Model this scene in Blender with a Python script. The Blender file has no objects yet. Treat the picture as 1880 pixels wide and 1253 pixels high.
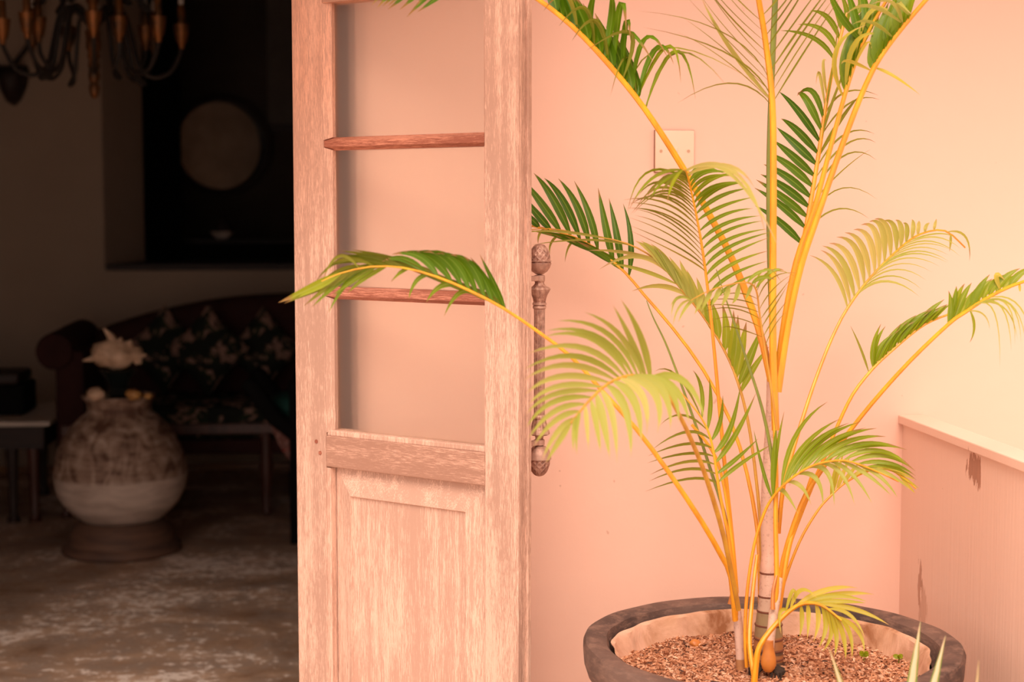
import bpy, bmesh, math, random
from mathutils import Vector, Matrix, noise
from math import sin, cos, pi, radians, sqrt, atan2
R = random.Random(7)
SC = bpy.context.scene
COL = SC.collection

# ---------------------------------------------------------------- camera
F = 2937.0; CAMZ = 1.35
YAW = radians(5.65); PITCH = radians(4.70)
cam = bpy.data.cameras.new('camera'); camo = bpy.data.objects.new('camera', cam); COL.objects.link(camo)
camo.location = (0, 0, CAMZ); camo.rotation_euler = (pi/2 - PITCH, 0, -YAW)
cam.sensor_width = 36; cam.lens = 36*F/1880; cam.clip_start = .05
cam.dof.use_dof = True; cam.dof.focus_distance = 3.12; cam.dof.aperture_fstop = 3.2
SC.camera = camo
MC = Matrix.Translation(camo.location) @ camo.rotation_euler.to_matrix().to_4x4()
CP = Vector((0, 0, CAMZ)); MR = MC.to_3x3()
def ray(px, py): return MR @ Vector(((px-940)/F, (626.5-py)/F, -1))
def P(px, py, d): return CP + ray(px, py)*d
def onY(px, py, Y): r = ray(px, py); return CP + r*(Y/r.y)
def onX(px, py, X): r = ray(px, py); return CP + r*(X/r.x)
def onZ(px, py, Z): r = ray(px, py); return CP + r*((Z-CAMZ)/r.z)

# ---------------------------------------------------------------- light
SC.view_settings.view_transform = 'Standard'; SC.view_settings.look = 'None'
SC.view_settings.gamma = 1; SC.view_settings.use_curve_mapping = False
SC.view_settings.exposure = 0.20
w = bpy.data.worlds.new('sky'); SC.world = w; w.use_nodes = True
bg = w.node_tree.nodes['Background']; bg.inputs[0].default_value = (1.0, .80, .70, 1); bg.inputs[1].default_value = 1.22
sl = bpy.data.lights.new('sun', 'SUN'); sl.energy = 3.3; sl.angle = radians(40); sl.color = (1, .80, .66)
so = bpy.data.objects.new('sun', sl); COL.objects.link(so)
so.rotation_euler = Vector((-.20, -1, 1.2)).to_track_quat('Z', 'Y').to_euler()

# ---------------------------------------------------------------- materials
def lin(c):
    return tuple((v/255/12.92 if v/255 <= .04045 else ((v/255+.055)/1.055)**2.4) for v in c)
def new_mat(name):
    m = bpy.data.materials.new(name); m.use_nodes = True
    nt = m.node_tree; return m, nt, nt.nodes['Principled BSDF']
def nd(nt, t, **k):
    n = nt.nodes.new(t)
    for a, b in k.items():
        if a.startswith('i_'): n.inputs[int(a[2:])].default_value = b
        else: setattr(n, a, b)
    return n
def coords(nt, scale, kind='Object'):
    tc = nd(nt, 'ShaderNodeTexCoord'); mp = nd(nt, 'ShaderNodeMapping'); mp.inputs[3].default_value = scale
    nt.links.new(tc.outputs[kind], mp.inputs[0]); return mp.outputs[0]
def noi(nt, co, scale, detail=4, rough=.55, dist=0):
    n = nd(nt, 'ShaderNodeTexNoise'); n.inputs['Scale'].default_value = scale; n.inputs['Detail'].default_value = detail
    n.inputs['Roughness'].default_value = rough; n.inputs['Distortion'].default_value = dist
    if co is not None: nt.links.new(co, n.inputs['Vector'])
    return n.outputs['Fac']
def ramp(nt, fac, stops):
    r = nd(nt, 'ShaderNodeValToRGB'); cr = r.color_ramp
    while len(cr.elements) < len(stops): cr.elements.new(.5)
    for e, (p, c) in zip(cr.elements, stops):
        e.position = p; e.color = (*c, 1) if len(c) == 3 else c
    nt.links.new(fac, r.inputs[0]); return r.outputs[0]
def mixc(nt, fac, a, b, mode='MIX'):
    m = nd(nt, 'ShaderNodeMix', data_type='RGBA', blend_type=mode)
    for s, v in ((0, fac), (6, a), (7, b)):
        if hasattr(v, 'links') or isinstance(v, bpy.types.NodeSocket): nt.links.new(v, m.inputs[s])
        else: m.inputs[s].default_value = v if s == 0 else (*v, 1)
    return m.outputs[2]
def math_(nt, op, a, b=0, c=0):
    m = nd(nt, 'ShaderNodeMath', operation=op)
    for i, v in enumerate((a, b, c)):
        if isinstance(v, bpy.types.NodeSocket): nt.links.new(v, m.inputs[i])
        else: m.inputs[i].default_value = v
    return m.outputs[0]
def bump(nt, bs, h, strength=.3, dist=.01):
    b = nd(nt, 'ShaderNodeBump'); b.inputs['Strength'].default_value = strength; b.inputs['Distance'].default_value = dist
    nt.links.new(h, b.inputs['Height']); nt.links.new(b.outputs[0], bs.inputs['Normal'])
def simple(name, c, rough=.6, metal=0, c2=None, sc=8, spec=.5, bmp=0, scv=(1, 1, 1), lo=.35, hi=.65):
    m, nt, bs = new_mat(name)
    bs.inputs['Roughness'].default_value = rough; bs.inputs['Metallic'].default_value = metal
    bs.inputs['Specular IOR Level'].default_value = spec
    f = noi(nt, coords(nt, scv), sc, 5)
    c2 = c2 or tuple(v*.8 for v in c)
    col = ramp(nt, f, [(lo, c2), (hi, c)])
    nt.links.new(col, bs.inputs['Base Color'])
    if bmp: bump(nt, bs, f, bmp, .01)
    return m

WALLC = (.86, .550, .440)
def wall_mat(name, c, patches=(), grain=False, rough=.85, stain=.05):
    m, nt, bs = new_mat(name); bs.inputs['Roughness'].default_value = rough; bs.inputs['Specular IOR Level'].default_value = .15
    co = coords(nt, (1, 1, 1)); cg = coords(nt, (1, 30, 1.2) if grain else (1, 1, 1))
    a = noi(nt, co, 1.7, 3); b = noi(nt, cg, 3 if grain else 22, 6)
    col = mixc(nt, math_(nt, 'MULTIPLY', a, stain*2), c, tuple(v*.75 for v in c))
    col = mixc(nt, math_(nt, 'MULTIPLY', b, stain), col, tuple(v*.6 for v in c))
    # small specks
    sp = noi(nt, co, 38, 2, .5)
    spm = ramp(nt, sp, [(.765, (0, 0, 0)), (.79, (1, 1, 1))])
    col = mixc(nt, math_(nt, 'MULTIPLY', spm, .35), col, (.40, .17, .10))
    h = b
    tc = nd(nt, 'ShaderNodeTexCoord')
    for (cx, cy, cz, sx, sy, sz, pc, k) in patches:
        v = nd(nt, 'ShaderNodeVectorMath', operation='SUBTRACT'); nt.links.new(tc.outputs['Object'], v.inputs[0]); v.inputs[1].default_value = (cx, cy, cz)
        s = nd(nt, 'ShaderNodeVectorMath', operation='MULTIPLY'); nt.links.new(v.outputs[0], s.inputs[0]); s.inputs[1].default_value = (1/sx, 1/sy, 1/sz)
        l = nd(nt, 'ShaderNodeVectorMath', operation='LENGTH'); nt.links.new(s.outputs[0], l.inputs[0])
        nn = noi(nt, coords(nt, (1, 60, 12)), 1.2, 6, .65)
        d = math_(nt, 'ADD', l.outputs['Value'], math_(nt, 'MULTIPLY', math_(nt, 'SUBTRACT', nn, .5), 3.2))
        msk = ramp(nt, d, [(.78, (1, 1, 1)), (.84, (0, 0, 0))])
        inner = mixc(nt, noi(nt, coords(nt, (1, 60, 6)), 2.0, 5), tuple(q*.62 for q in pc), tuple(min(1, q*1.25) for q in pc))
        col = mixc(nt, math_(nt, 'MULTIPLY', msk, k), col, inner)
        h = math_(nt, 'SUBTRACT', h, math_(nt, 'MULTIPLY', msk, 1.2))
    nt.links.new(col, bs.inputs['Base Color'])
    bump(nt, bs, h, .22, .004)
    return m

def wood(name, light, dark, axis='z', amt=.8, seed=0, lo=.42, hi=.66):
    m, nt, bs = new_mat(name); bs.inputs['Roughness'].default_value = .72; bs.inputs['Specular IOR Level'].default_value = .25
    s = {'z': (1, 1, .04), 'x': (.04, 1, 1)}[axis]
    co = coords(nt, s); tcm = coords(nt, (1, 1, 1))
    fine = noi(nt, co, 880, 4, .75, .3)
    band = noi(nt, co, 60, 6, .7, .8)
    big = noi(nt, tcm, 3.2, 3)
    big2 = noi(nt, coords(nt, {'z': (1, 1, .22), 'x': (.22, 1, 1)}[axis]), 11, 4)
    # worn whitewash: dark grain lines, denser in scuffed zones
    f = math_(nt, 'ADD', math_(nt, 'MULTIPLY', fine, .95), math_(nt, 'MULTIPLY', band, .45))
    f = math_(nt, 'ADD', f, math_(nt, 'MULTIPLY', big2, .40))
    f = math_(nt, 'ADD', f, math_(nt, 'MULTIPLY', big, .22))
    k = ramp(nt, f, [(lo+.54, (0, 0, 0)), (lo+.92, (1, 1, 1))])
    # warmer and darker towards the top of the leaf and its hinge side
    sx = nd(nt, 'ShaderNodeSeparateXYZ'); tc = nd(nt, 'ShaderNodeTexCoord'); nt.links.new(tc.outputs['Object'], sx.inputs[0])
    top = nd(nt, 'ShaderNodeMapRange', clamp=True); nt.links.new(sx.outputs[2], top.inputs[0])
    top.inputs[1].default_value = 1.15; top.inputs[2].default_value = 1.62; top.inputs[3].default_value = 0; top.inputs[4].default_value = .62
    lr = nd(nt, 'ShaderNodeMapRange', clamp=True); nt.links.new(sx.outputs[0], lr.inputs[0])
    lr.inputs[1].default_value = 0; lr.inputs[2].default_value = .5; lr.inputs[3].default_value = 1; lr.inputs[4].default_value = .35
    top_tone = math_(nt, 'MULTIPLY', math_(nt, 'MULTIPLY', top.outputs[0], lr.outputs[0]), math_(nt, 'ADD', big2, .45))
    base = mixc(nt, top_tone, light, (.56, .185, .082))
    col = mixc(nt, math_(nt, 'MULTIPLY', k, amt), base, dark)
    nt.links.new(col, bs.inputs['Base Color'])
    bump(nt, bs, f, -.30, .003)
    return m

M = {}
M['wood_v'] = wood('worn whitewashed wood', (.70, .455, .355), (.30, .165, .12), 'z', .66)
M['wood_h'] = wood('worn whitewashed wood rail', (.64, .385, .29), (.26, .13, .09), 'x', .75, lo=.38, hi=.62)
M['wood_muntin'] = wood('worn muntin wood', (.58, .25, .17), (.24, .07, .042), 'x', .9, lo=.34, hi=.6)
M['wood_panel'] = wood('worn whitewashed panel', (.74, .485, .38), (.33, .18, .13), 'z', .6, lo=.40, hi=.64)
M['frame_wood'] = simple('brown frame wood', (.10, .045, .028), .6, c2=(.06, .026, .016), sc=6, scv=(8, 8, .6))
M['plaster'] = simple('interior plaster', (.40, .30, .225), .9, c2=(.37, .275, .205), sc=2, spec=.1)
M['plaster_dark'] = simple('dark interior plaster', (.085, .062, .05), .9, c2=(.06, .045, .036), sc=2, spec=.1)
M['black'] = simple('black cloth', (.006, .006, .006), .9, spec=.1)
M['darkwood'] = simple('dark polished wood', (.030, .012, .008), .62, c2=(.016, .007, .005), sc=6, scv=(1, 8, 8))
M['redwood'] = simple('reddish wood', (.085, .026, .015), .45, c2=(.05, .016, .01), sc=6, scv=(6, 6, 1))
M['sofa'] = simple('maroon upholstery', (.040, .012, .010), .85, c2=(.028, .009, .008), sc=12, spec=.2)
M['brass'] = simple('aged brass', (.27, .095, .022), .5, .6, c2=(.05, .03, .014), sc=14)
M['iron'] = simple('blackened brass', (.028, .018, .012), .6, .3, c2=(.014, .009, .007), sc=10)
M['candle'] = simple('candle tip', (.5, .42, .36), .5)
M['trimgold'] = simple('varnished skirting', (.32, .14, .045), .35, c2=(.22, .09, .03))
M['marble'] = simple('pale stone top', (.62, .52, .43), .5, c2=(.50, .41, .34), sc=5)
M['teal'] = simple('teal cloth', (.02, .085, .07), .8, spec=.2)
M['shell'] = simple('bleached shell', (.72, .50, .34), .5, c2=(.42, .27, .17), sc=22, bmp=.4)
M['shell_y'] = simple('golden shell', (.55, .30, .09), .4, c2=(.32, .14, .04), sc=40, bmp=.4)
M['glassdark'] = simple('dark glass', (.010, .014, .013), .12, spec=.6)
M['white'] = simple('white cloth', (.75, .62, .54), .7)
M['mirror'] = simple('mirror glass', (.40, .40, .38), .04, 1.0)
M['plate'] = simple('cream plastic', (.86, .59, .44), .4, c2=(.85, .58, .43), sc=3)
M['plate_edge'] = simple('yellowed screw', (.62, .35, .22), .4)
M['grimegap'] = simple('grime', (.30, .11, .06), .9)

# walls
def floral(name, ground, motif, motif2, sc):
    m, nt, bs = new_mat(name); bs.inputs['Roughness'].default_value = .85; bs.inputs['Specular IOR Level'].default_value = .15
    co = coords(nt, (1, 1, 1))
    n = noi(nt, co, sc, 3, .5, 1.2)
    k = ramp(nt, n, [(.50, (0, 0, 0)), (.54, (1, 1, 1))])
    n2 = noi(nt, co, sc*1.7, 3, .5, 1.0)
    mt = mixc(nt, ramp(nt, n2, [(.48, (0, 0, 0)), (.53, (1, 1, 1))]), motif, motif2)
    nt.links.new(mixc(nt, k, ground, mt), bs.inputs['Base Color']); return m
M['floral'] = floral('dark leaf print fabric', (.012, .014, .010), (.26, .155, .12), (.02, .028, .014), 11)
M['floral_pink'] = floral('pink floral fabric', (.20, .09, .075), (.26, .04, .03), (.30, .17, .14), 22)

# floor: worn polished cement
m, nt, bs = new_mat('worn cement floor'); M['cement'] = m
co = coords(nt, (1, 1, 1))
a = noi(nt, co, 2.2, 6, .6, .6); b = noi(nt, co, 9, 8, .7, .4); c = noi(nt, co, 26, 6, .7)
base = mixc(nt, ramp(nt, a, [(.36, (0, 0, 0)), (.64, (1, 1, 1))]), (.24, .135, .080), (.64, .43, .30))
base = mixc(nt, ramp(nt, b, [(.42, (0, 0, 0)), (.66, (1, 1, 1))]), base, (.34, .25, .20))
fl = math_(nt, 'ADD', math_(nt, 'MULTIPLY', a, .45), math_(nt, 'MULTIPLY', c, .55))
flk = ramp(nt, fl, [(.525, (0, 0, 0)), (.57, (1, 1, 1))])
base = mixc(nt, math_(nt, 'MULTIPLY', flk, .85), base, (.92, .78, .69))
nt.links.new(base, bs.inputs['Base Color']); bs.inputs['Roughness'].default_value = .45
nt.links.new(ramp(nt, c, [(.3, (.30,)*3), (.7, (.62,)*3)]), bs.inputs['Roughness'])
bump(nt, bs, b, .25, .006)
M['ground'] = simple('pale paving cement', (.80, .64, .54), .85, c2=(.72, .57, .47), sc=5)

# frosted glass with a fine gauze behind it
m, nt, bs = new_mat('frosted glass'); M['frost'] = m
nt.nodes.remove(bs); out = nt.nodes['Material Output']
rf = nd(nt, 'ShaderNodeBsdfRefraction'); rf.inputs['Roughness'].default_value = .4; rf.inputs['IOR'].default_value = 1.16; rf.inputs['Color'].default_value = (1, 1, .98, 1)
tr = nd(nt, 'ShaderNodeBsdfTransparent'); tr.inputs[0].default_value = (1, 1, .98, 1)
tl = nd(nt, 'ShaderNodeBsdfTranslucent'); tl.inputs[0].default_value = (.80, .60, .48, 1)
df = nd(nt, 'ShaderNodeBsdfDiffuse'); df.inputs[0].default_value = (.62, .42, .32, 1)
gl = nd(nt, 'ShaderNodeBsdfGlossy'); gl.inputs['Roughness'].default_value = .12
def mixs(a, b, f):
    x = nd(nt, 'ShaderNodeMixShader'); x.inputs[0].default_value = f
    nt.links.new(a, x.inputs[1]); nt.links.new(b, x.inputs[2]); return x.outputs[0]
s1 = mixs(rf.outputs[0], tr.outputs[0], .5); s2 = mixs(tl.outputs[0], df.outputs[0], .5)
s3 = mixs(s1, s2, .07); s4 = mixs(s3, gl.outputs[0], .025)
nt.links.new(s4, out.inputs[0])

# terracotta bowl, bronze, soil
m, nt, bs = new_mat('dark fired clay'); M['bowl'] = m
co = coords(nt, (1, 1, 1)); a = noi(nt, co, 5, 6, .6, .5); b = noi(nt, coords(nt, (1, 1, 4)), 26, 7, .7); 
col = mixc(nt, ramp(nt, a, [(.38, (0, 0, 0)), (.66, (1, 1, 1))]), (.06, .037, .033), (.16, .095, .075))
col = mixc(nt, math_(nt, 'MULTIPLY', ramp(nt, b, [(.48, (0, 0, 0)), (.66, (1, 1, 1))]), .55), col, (.30, .18, .135))
nt.links.new(col, bs.inputs['Base Color']); bs.inputs['Roughness'].default_value = .62; bump(nt, bs, b, .5, .004)
m, nt, bs = new_mat('cement lining'); M['liner'] = m
a = noi(nt, coords(nt, (1, 1, 1)), 9, 7, .65, .6)
col = ramp(nt, a, [(.30, (.30, .12, .05)), (.42, (.55, .31, .19)), (.6, (.74, .46, .33)), (.75, (.62, .40, .28))])
nt.links.new(col, bs.inputs['Base Color']); bs.inputs['Roughness'].default_value = .9; bump(nt, bs, a, .6, .008)
m, nt, bs = new_mat('chipped bark mulch'); M['mulch'] = m
v = nd(nt, 'ShaderNodeTexVoronoi'); v.inputs['Scale'].default_value = 150; nt.links.new(coords(nt, (1, 1, 1)), v.inputs[0])
a = noi(nt, coords(nt, (1, 1, 1)), 60, 6, .7)
sp = nd(nt, 'ShaderNodeSeparateColor'); nt.links.new(v.outputs['Color'], sp.inputs[0])
col = ramp(nt, sp.outputs[0], [(0, (.16, .055, .028)), (.35, (.48, .215, .11)), (.7, (.66, .36, .22)), (1, (.78, .50, .36))])
nt.links.new(col, bs.inputs['Base Color']); bs.inputs['Roughness'].default_value = .9; bump(nt, bs, a, .8, .006)
def attr_mat(name, stops, rough=.8):
    m, nt, bs = new_mat(name); at = nd(nt, 'ShaderNodeAttribute', attribute_name='rnd')
    nt.links.new(ramp(nt, at.outputs['Fac'], stops), bs.inputs['Base Color']); bs.inputs['Roughness'].default_value = rough; return m
M['chips'] = attr_mat('bark chips', [(0, (.05, .018, .010)), (.25, (.30, .105, .045)), (.6, (.52, .235, .12)), (1, (.74, .44, .29))])
m, nt, bs = new_mat('verdigris bronze'); M['bronze'] = m
a = noi(nt, coords(nt, (1, 1, 1)), 90, 6, .7)
pt = nd(nt, 'ShaderNodeNewGeometry')
pr = ramp(nt, pt.outputs['Pointiness'], [(.49, (0, 0, 0)), (.56, (1, 1, 1))])
col = ramp(nt, a, [(.36, (.16, .075, .055)), (.50, (.34, .17, .125)), (.64, (.52, .32, .24))])
col = mixc(nt, math_(nt, 'MULTIPLY', pr, .7), col, (.50, .31, .24))
nt.links.new(col, bs.inputs['Base Color']); bs.inputs['Roughness'].default_value = .5; bs.inputs['Metallic'].default_value = .35; bump(nt, bs, a, .4, .002)
# glazed jar
m, nt, bs = new_mat('weathered glazed jar'); M['jar'] = m
tc = nd(nt, 'ShaderNodeTexCoord'); sx = nd(nt, 'ShaderNodeSeparateXYZ'); nt.links.new(tc.outputs['Object'], sx.inputs[0])
a = noi(nt, coords(nt, (2.2, 2.2, 1)), 7, 7, .65, 1.2); b = noi(nt, coords(nt, (1, 1, 5)), 6, 5, .6, .6)
up = nd(nt, 'ShaderNodeMapRange', clamp=True); nt.links.new(sx.outputs[2], up.inputs[0]); JARZ = up
body = ramp(nt, math_(nt, 'ADD', math_(nt, 'MULTIPLY', a, .6), math_(nt, 'MULTIPLY', b, .4)), [(.40, (.10, .045, .026)), (.50, (.30, .195, .14)), (.60, (.48, .36, .285))])
low = ramp(nt, b, [(.35, (.42, .32, .26)), (.6, (.62, .50, .42))])
nt.links.new(mixc(nt, up.outputs[0], low, body), bs.inputs['Base Color']); bs.inputs['Roughness'].default_value = .7; bump(nt, bs, a, .3, .006)
M['pedestal'] = simple('brown clay stand', (.15, .075, .045), .7, c2=(.07, .035, .025), sc=6, scv=(1, 1, 6))
# palm
def leaf_mat(name, c1, c2, tip, rough=.42, tl=.38, mid=(.45, .48, .12), spec=.35):
    m, nt, bs = new_mat(name)
    uv = nd(nt, 'ShaderNodeUVMap'); s = nd(nt, 'ShaderNodeSeparateXYZ'); nt.links.new(uv.outputs[0], s.inputs[0])
    at = nd(nt, 'ShaderNodeAttribute', attribute_name='rnd')
    col = mixc(nt, at.outputs['Fac'], c1, c2)
    mr = math_(nt, 'ABSOLUTE', math_(nt, 'SUBTRACT', s.outputs[0], .5))
    col = mixc(nt, ramp(nt, mr, [(.03, (.45,)*3), (.09, (0, 0, 0))]), col, mid)
    tf = math_(nt, 'ADD', s.outputs[1], math_(nt, 'MULTIPLY', at.outputs['Fac'], .16))
    col = mixc(nt, ramp(nt, tf, [(.93, (0, 0, 0)), (1.1, (1, 1, 1))]), col, tip)
    nt.links.new(col, bs.inputs['Base Color']); bs.inputs['Roughness'].default_value = rough; bs.inputs['Specular IOR Level'].default_value = spec
    t = nd(nt, 'ShaderNodeBsdfTranslucent'); nt.links.new(col, t.inputs[0])
    mx = nd(nt, 'ShaderNodeMixShader'); mx.inputs[0].default_value = tl
    nt.links.new(bs.outputs[0], mx.inputs[1]); nt.links.new(t.outputs[0], mx.inputs[2]); nt.links.new(mx.outputs[0], nt.nodes['Material Output'].inputs[0])
    return m
TIP = (.34, .20, .06)
M['leaf_dark'] = leaf_mat('dark green leaf', (.052, .135, .001), (.125, .235, .004), TIP, mid=(.28, .42, .05))
M['leaf_mid'] = leaf_mat('green leaf', (.17, .26, .004), (.33, .38, .012), TIP)
M['leaf_olive'] = leaf_mat('olive leaf', (.19, .22, .012), (.36, .34, .04), TIP)
M['leaf_pale'] = leaf_mat('pale green leaf', (.40, .44, .07), (.64, .56, .18), (.62, .42, .22), tl=.45)
M['leaf_yellow'] = leaf_mat('yellow green leaf', (.50, .45, .04), (.68, .55, .09), (.65, .42, .12), tl=.45)
M['leaf_spear'] = leaf_mat('folded spear leaf', (.10, .19, .025), (.15, .25, .03), (.30, .32, .05))
M['leaf_var'] = leaf_mat('variegated leaf', (.80, .60, .36), (.80, .60, .36), (.5, .5, .2), mid=(.80, .60, .36))
nt = M['leaf_var'].node_tree
for n in list(nt.nodes):
    if n.type == 'BSDF_PRINCIPLED': pb = n
    if n.type == 'BSDF_TRANSLUCENT': tb = n
uv = nd(nt, 'ShaderNodeUVMap'); s = nd(nt, 'ShaderNodeSeparateXYZ'); nt.links.new(uv.outputs[0], s.inputs[0])
mr = math_(nt, 'ABSOLUTE', math_(nt, 'SUBTRACT', s.outputs[0], .5))
vc = mixc(nt, ramp(nt, mr, [(.26, (0, 0, 0)), (.34, (1, 1, 1))]), (.80, .60, .38), (.20, .30, .06))
nt.links.new(vc, pb.inputs['Base Color']); nt.links.new(vc, tb.inputs[0])
def stem_mat(name, c1, c2):
    m, nt, bs = new_mat(name); a = noi(nt, coords(nt, (3, 3, .5)), 14, 4); b = noi(nt, coords(nt, (1, 1, .6)), 240, 3, .6)
    col = ramp(nt, a, [(.35, c2), (.62, c1)])
    col = mixc(nt, math_(nt, 'MULTIPLY', ramp(nt, b, [(.66, (0, 0, 0)), (.72, (1, 1, 1))]), .5), col, tuple(v*.35 for v in c2))
    nt.links.new(col, bs.inputs['Base Color']); bs.inputs['Roughness'].default_value = .38; return m
M['stem'] = stem_mat('orange stalk', (.86, .40, .018), (.74, .27, .02))
M['stem_dull'] = stem_mat('ochre stalk', (.62, .33, .035), (.48, .22, .03))
M['stem_green'] = stem_mat('olive stalk', (.22, .24, .03), (.14, .17, .03))
m, nt, bs = new_mat('ringed palm trunk'); M['trunk'] = m
at = nd(nt, 'ShaderNodeAttribute', attribute_name='rnd'); a = noi(nt, coords(nt, (1, 1, .12)), 110, 5); b = noi(nt, coords(nt, (1, 1, 1)), 150, 3, .6)
c = ramp(nt, at.outputs['Fac'], [(0, (.07, .03, .02)), (.04, (.07, .035, .02)), (.14, (.42, .16, .04)), (.30, (.30, .22, .10)), (.42, (.62, .44, .33)), (.60, (.72, .48, .38)), (1, (.74, .47, .37))])
c = mixc(nt, math_(nt, 'MULTIPLY', a, .35), c, (.42, .27, .19)); c = mixc(nt, math_(nt, 'MULTIPLY', ramp(nt, b, [(.56, (0, 0, 0)), (.62, (1, 1, 1))]), .28), c, (.25, .10, .06))
nt.links.new(c, bs.inputs['Base Color']); bs.inputs['Roughness'].default_value = .55
M['ring'] = simple('dark trunk ring', (.20, .065, .035), .8)
M['sheath'] = simple('orange leaf sheath', (.66, .25, .045), .45, c2=(.50, .16, .04), sc=20)
M['root'] = simple('dark roots', (.045, .028, .02), .9, bmp=.4)

# ---------------------------------------------------------------- mesh helpers
class MB:
    def __init__(s): s.v = []; s.f = []; s.uv = {}; s.r = []; s.cr = 0.0
    def add(s, vs, fs, rnd=None, uvs=None):
        o = len(s.v); s.v += [Vector(p) for p in vs]
        s.r += list(rnd) if rnd is not None else [s.cr]*len(vs)
        if uvs is not None:
            for i, u in enumerate(uvs): s.uv[o+i] = u
        s.f += [tuple(o+i for i in f) for f in fs]; return s
    def box(s, x0, x1, y0, y1, z0, z1, bev=0):
        if bev <= 0:
            vs = [(x, y, z) for z in (z0, z1) for y in (y0, y1) for x in (x0, x1)]
            return s.add(vs, [(0, 2, 3, 1), (4, 5, 7, 6), (0, 1, 5, 4), (2, 6, 7, 3), (0, 4, 6, 2), (1, 3, 7, 5)])
        bm = bmesh.new(); bmesh.ops.create_cube(bm, size=1)
        for v in bm.verts: v.co = Vector(((x0+x1)/2+v.co.x*(x1-x0), (y0+y1)/2+v.co.y*(y1-y0), (z0+z1)/2+v.co.z*(z1-z0)))
        bmesh.ops.bevel(bm, geom=bm.edges[:], offset=bev, segments=2, affect='EDGES', profile=.5)
        bm.verts.index_update(); s.add([v.co.copy() for v in bm.verts], [[v.index for v in f.verts] for f in bm.faces]); bm.free(); return s
    def tube(s, pts, rad, n=8, cap=True, flat=1.0):
        pts = [Vector(p) for p in pts]; k = len(pts)
        rad = rad if isinstance(rad, (list, tuple)) else [rad]*k
        t0 = (pts[1]-pts[0]).normalized(); a = t0.orthogonal().normalized(); vs = []
        for i in range(k):
            t = (pts[min(i+1, k-1)]-pts[max(i-1, 0)]).normalized()
            a = (a - t*a.dot(t)).normalized(); b = t.cross(a)
            for j in range(n):
                an = 2*pi*j/n; vs.append(pts[i]+(a*cos(an)+b*sin(an)*flat)*rad[i])
        fs = [(i*n+j, i*n+(j+1) % n, (i+1)*n+(j+1) % n, (i+1)*n+j) for i in range(k-1) for j in range(n)]
        if cap: fs += [tuple(range(n))[::-1], tuple((k-1)*n+j for j in range(n))]
        return s.add(vs, fs)
    def lathe(s, prof, c=(0, 0, 0), n=32, fn=None, rnd=None, close=False):
        c = Vector(c); vs = []; rr = []
        for i, (r, z) in enumerate(prof):
            for j in range(n):
                an = 2*pi*j/n; q = r*(fn(an, z, i) if fn else 1)
                vs.append(c+Vector((q*cos(an), q*sin(an), z))); rr.append(rnd[i] if rnd else s.cr)
        k = len(prof)
        fs = [(i*n+j, i*n+(j+1) % n, (i+1)*n+(j+1) % n, (i+1)*n+j) for i in range(k-1) for j in range(n)]
        if close: fs += [((k-1)*n+j, (k-1)*n+(j+1) % n, (j+1) % n, j) for j in range(n)]
        else: fs += [tuple(range(n))[::-1], tuple((k-1)*n+j for j in range(n))]
        return s.add(vs, fs, rnd=rr)
    def prism(s, poly, y0, y1):
        n = len(poly); vs = [(x, y0, z) for x, z in poly]+[(x, y1, z) for x, z in poly]
        return s.add(vs, [tuple(range(n)), tuple(range(n, 2*n))[::-1]]+[(i, i+n, (i+1) % n+n, (i+1) % n) for i in range(n)])
    def blob(s, c, r, seg=16, ring=10, fn=None, e=1.0):
        vs = [Vector(c)+Vector((0, 0, -r[2]))]; c = Vector(c)
        def sg(x): return math.copysign(abs(x)**e, x)
        for i in range(1, ring):
            th = -pi/2+pi*i/ring
            for j in range(seg):
                ph = 2*pi*j/seg; d = Vector((sg(cos(th))*sg(cos(ph))*r[0], sg(cos(th))*sg(sin(ph))*r[1], sg(sin(th))*r[2]))
                if fn: d *= fn(d)
                vs.append(c+d)
        vs.append(c+Vector((0, 0, r[2])))
        fs = [(0, 1+(j+1) % seg, 1+j) for j in range(seg)]
        for i in range(ring-2): fs += [(1+i*seg+j, 1+i*seg+(j+1) % seg, 1+(i+1)*seg+(j+1) % seg, 1+(i+1)*seg+j) for j in range(seg)]
        l = len(vs)-1; b = 1+(ring-2)*seg; fs += [(b+j, b+(j+1) % seg, l) for j in range(seg)]
        return s.add(vs, fs)
ORIG = {}
def link_empty(name, loc, rz=0, label=None, cat=None, group=None, kind=None):
    o = bpy.data.objects.new(name, None); COL.objects.link(o); o.location = loc; o.rotation_euler = (0, 0, rz); o.empty_display_size = .1
    ORIG[o.name] = Matrix.Translation(Vector(loc)) @ Matrix.Rotation(rz, 4, 'Z'); props(o, label, cat, group, kind); return o
def props(o, label=None, cat=None, group=None, kind=None):
    for k, v in (('label', label), ('category', cat), ('group', group), ('kind', kind)):
        if v: o[k] = v
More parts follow.
